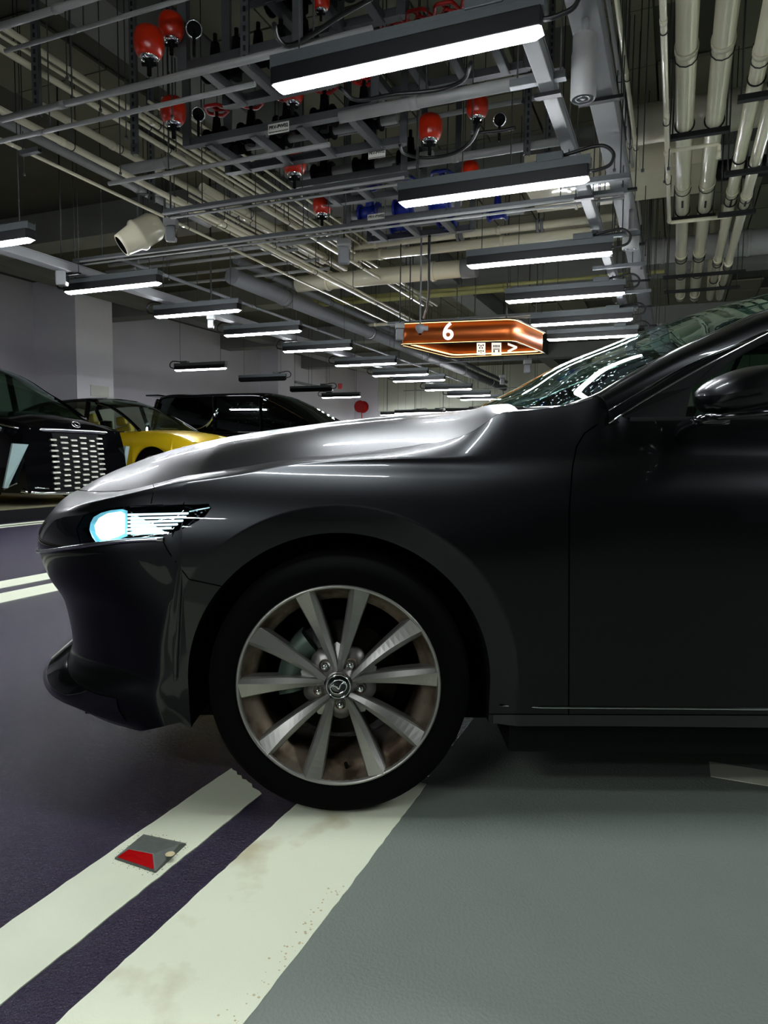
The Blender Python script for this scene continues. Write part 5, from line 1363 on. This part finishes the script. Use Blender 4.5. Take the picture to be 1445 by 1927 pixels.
for s in (-1, 1):
    m = MB(); P = [Vector((X0 - .09, s * .72, .985)), Vector((X0 - .16, s * .87, 1.0)), Vector((X0 - .45, s * .955, 1.06)), Vector((X0 - .95, s * .962, 1.10))]
    m.grid([[p + Vector((0.02, s * .012, .012)), p + Vector((0.02, s * .012, -.012))] for p in rs(P, 14)], True); m.build('lamp_brow', M_silver, lm, world=False, solid=.006)
    m = MB(); m.grid([[p + Vector((0.02, s * .014, -.02)), p + Vector((0.02, s * .014, -.10))] for p in rs(P, 14)], True); hl_ = m.build('headlight', M_lens, lm, world=False)
    m = MB()
    for k, p in enumerate(rs(P, 14)[3:9:2]): m.lathe([(.028, 0), (.024, -.02), (0, -.025)], p + Vector((.005, s * .004, -.06)), 16, Vector((1, s * .8, 0)).normalized().to_track_quat('Z', 'Y').to_matrix())
    m.build('projector', M_chrome, hl_, world=False)
    m = MB(); P = [Vector((X0 - .22, s * .875, .80)), Vector((X0 - .06, s * .78, .79)), Vector((X0 - .30, s * .90, .24)), Vector((X0 - .36, s * .91, .24))]
    m.prism([p + Vector((.13, s * .10, 0)) for p in P], (-.05, -s * .02, 0)); m.build('corner_lamp', mat('frosted corner lamp', (165, 190, 190), rough=.25, coat=.5), lm, world=False)
    m = MB(); m.tube([Vector((X0 + .02 - .09, s * .90, .20)), Vector((X0 + .02, s * .72, .17)), Vector((X0 + .05, s * .3, .15)), Vector((X0 + .055, 0, .15))], .022, 8); m.build('bumper_trim', M_chrome, lm, world=False)
    m = MB(); m.tube([Vector((X0 - .3, s * .955, .22)), Vector((X0 - .13, s * .9, .30)), Vector((X0 - .01, s * .74, .24)), Vector((X0 + .02, s * .55, .22))], .012, 6); m.build('bumper_trim', M_chrome, lm, world=False)
m = MB(); c0 = Vector((X0 - .055, 0, 1.075)); nq = Vector((.95, 0, .55)).normalized(); Mq = nq.to_track_quat('Z', 'Y').to_matrix()
m.tube([c0 + Mq @ Vector((.065 * cos(a), .048 * sin(a), 0)) for a in [2 * pi * i / 28 for i in range(28)]], .008, 6, True)
m.tube([c0 + Mq @ Vector(p) for p in [(-.03, .03, 0), (-.005, -.012, 0), (.0, -.02, 0), (.04, -.02, 0)]], .007, 6); m.build('emblem', M_chrome, lm, world=False)
m = MB(); m.bar((1.7, -.3, 1.20), (1.42, .55, 1.30), .02, .015); m.build('wiper', M_black, lm, world=False)
# --- yellow car with a black roof
SY = dict(L=5.1, W=.99, zb=.2, top=[(-2.55, 1.08), (-1.5, 1.1), (0, 1.08), (.9, 1.07), (1.3, 1.08), (1.8, 1.05), (2.2, .97), (2.45, .86), (2.55, .78)], xf=1.65, xr=-1.35, ra=.43, rw=.385,
          roof=[(-2.4, 1.1), (-2.0, 1.45), (-1.5, 1.64), (-.6, 1.72), (.0, 1.72), (.45, 1.62), (.9, 1.38), (1.3, 1.10)], r0=-1.9, r1=.15, wr=.70, pil=(.0, -1.2), doors=(.75, -.35), sw=.90, crown=.06,
          seats=(.1, -.85), sz=.62, sh=.12, lean=.25, ft=1.0, fk=.16, roofm=M_carblack, pilm=M_carblack, trim=M_chrome, ap=.03)
oY = G(10.95, -7.70 - 2.55, PZ)
M_glassc = glass_mat('clear side glass', (.75, .82, .72), .85)
by, wdy, zty, _ = parked_car('yellow luxury car with black roof, parked behind the black minivan', oY, SY, M_yellow, M_glassc, M_tan)
for s in (-1, 1):
    for (x, y, r) in ((2.36, .70, .10), (2.44, .50, .075)):
        b = MB(); q = Vector((x, s * y, .80)); Mq = Vector((.8, s * .35, .3)).normalized().to_track_quat('Z', 'Y').to_matrix()
        b.lathe([(r, 0), (r * .95, .03), (0, .045)], q, 24, Mq); hl_ = b.build('headlight', M_lens, by, world=False)
        b = MB(); b.lathe([(r, .0), (r * 1.08, .02), (r, .03)], q, 24, Mq); b.lathe([(r * .6, .0), (r * .5, -.03), (0, -.03)], q + Vector((.02, 0, 0)), 20, Mq); b.build('lamp_ring', M_chrome, hl_, world=False)
m = MB(); m.box((2.53, 0, .60), (.06, .9, .34)); m.build('grille', M_dark, by, bevel=.03, world=False)
m = MB(); m.tube([Vector((2.56, y, z)) for y, z in ((-.46, .43), (.46, .43), (.46, .78), (-.46, .78))], .02, 6, True); m.build('grille_frame', M_chrome, by, world=False)
# --- dark van behind
SA_ = dict(L=5.2, W=.93, zb=.2, top=[(-2.6, 1.16), (0, 1.14), (1.3, 1.15), (1.9, 1.12), (2.35, 1.02), (2.6, .9)], xf=1.65, xr=-1.35, ra=.4, rw=.35,
          roof=[(-2.6, 1.2), (-2.52, 1.6), (-2.4, 1.93), (-1.6, 1.97), (-.2, 1.97), (.3, 1.93), (.8, 1.72), (1.3, 1.44), (1.68, 1.16)], r0=-2.4, r1=.3, wr=.80, pil=(.3, -.85), doors=(.5, -.55), sw=.95, crown=.09, seats=(.1, -1.1), sz=.75, lean=.2, ft=.6, fk=.1, xm=1.05, trim=M_carblack)
av, wda, zta, sa = parked_car('black van parked farther back, roof spoiler at its left end, behind the yellow car', G(13.33, -5.6 - 2.6, PZ), SA_, M_carblack, M_glassd, M_dark)
m = MB(); m.box((-2.66, 0, 1.98), (.34, 1.45, .035)); m.build('roof_spoiler', M_carblack, av, bevel=.01, world=False)
for s in (-1, 1):
    a = wda(-1.2) * .95 + .012
    m = MB(); m.tube(rs([Vector((-2.3, s * a, 1.24)), Vector((-1.55, s * a, 1.22)), Vector((-1.2, s * a, 1.24)), Vector((-.95, s * (a - .03), 1.42)), Vector((-.82, s * (a - .07), 1.66))], 16), .012, 6)
    m.build('window_chrome', M_chrome, av, world=False)
    m = MB(); m.tube([Vector((-1.05, s * (a + .004), 1.26)), Vector((-.93, s * (a - .02), 1.42)), Vector((-.84, s * (a - .05), 1.60))], .026, 6); m.build('pillar_fin', M_chrome, av, world=False)
    m = MB(); m.lathe([(.02, 0), (0, .012)], (-1.95, s * (a + .03), 1.02), 10, Matrix.Rotation(-s * pi / 2, 3, 'X')); m.build('marker', M_chrome, av, world=False)
m = MB(); m.box((1.1, .3, 1.22), (.02, .22, .12)); m.build('windscreen_note', mat('pale green note', (170, 200, 120), rough=.6), av, world=False)
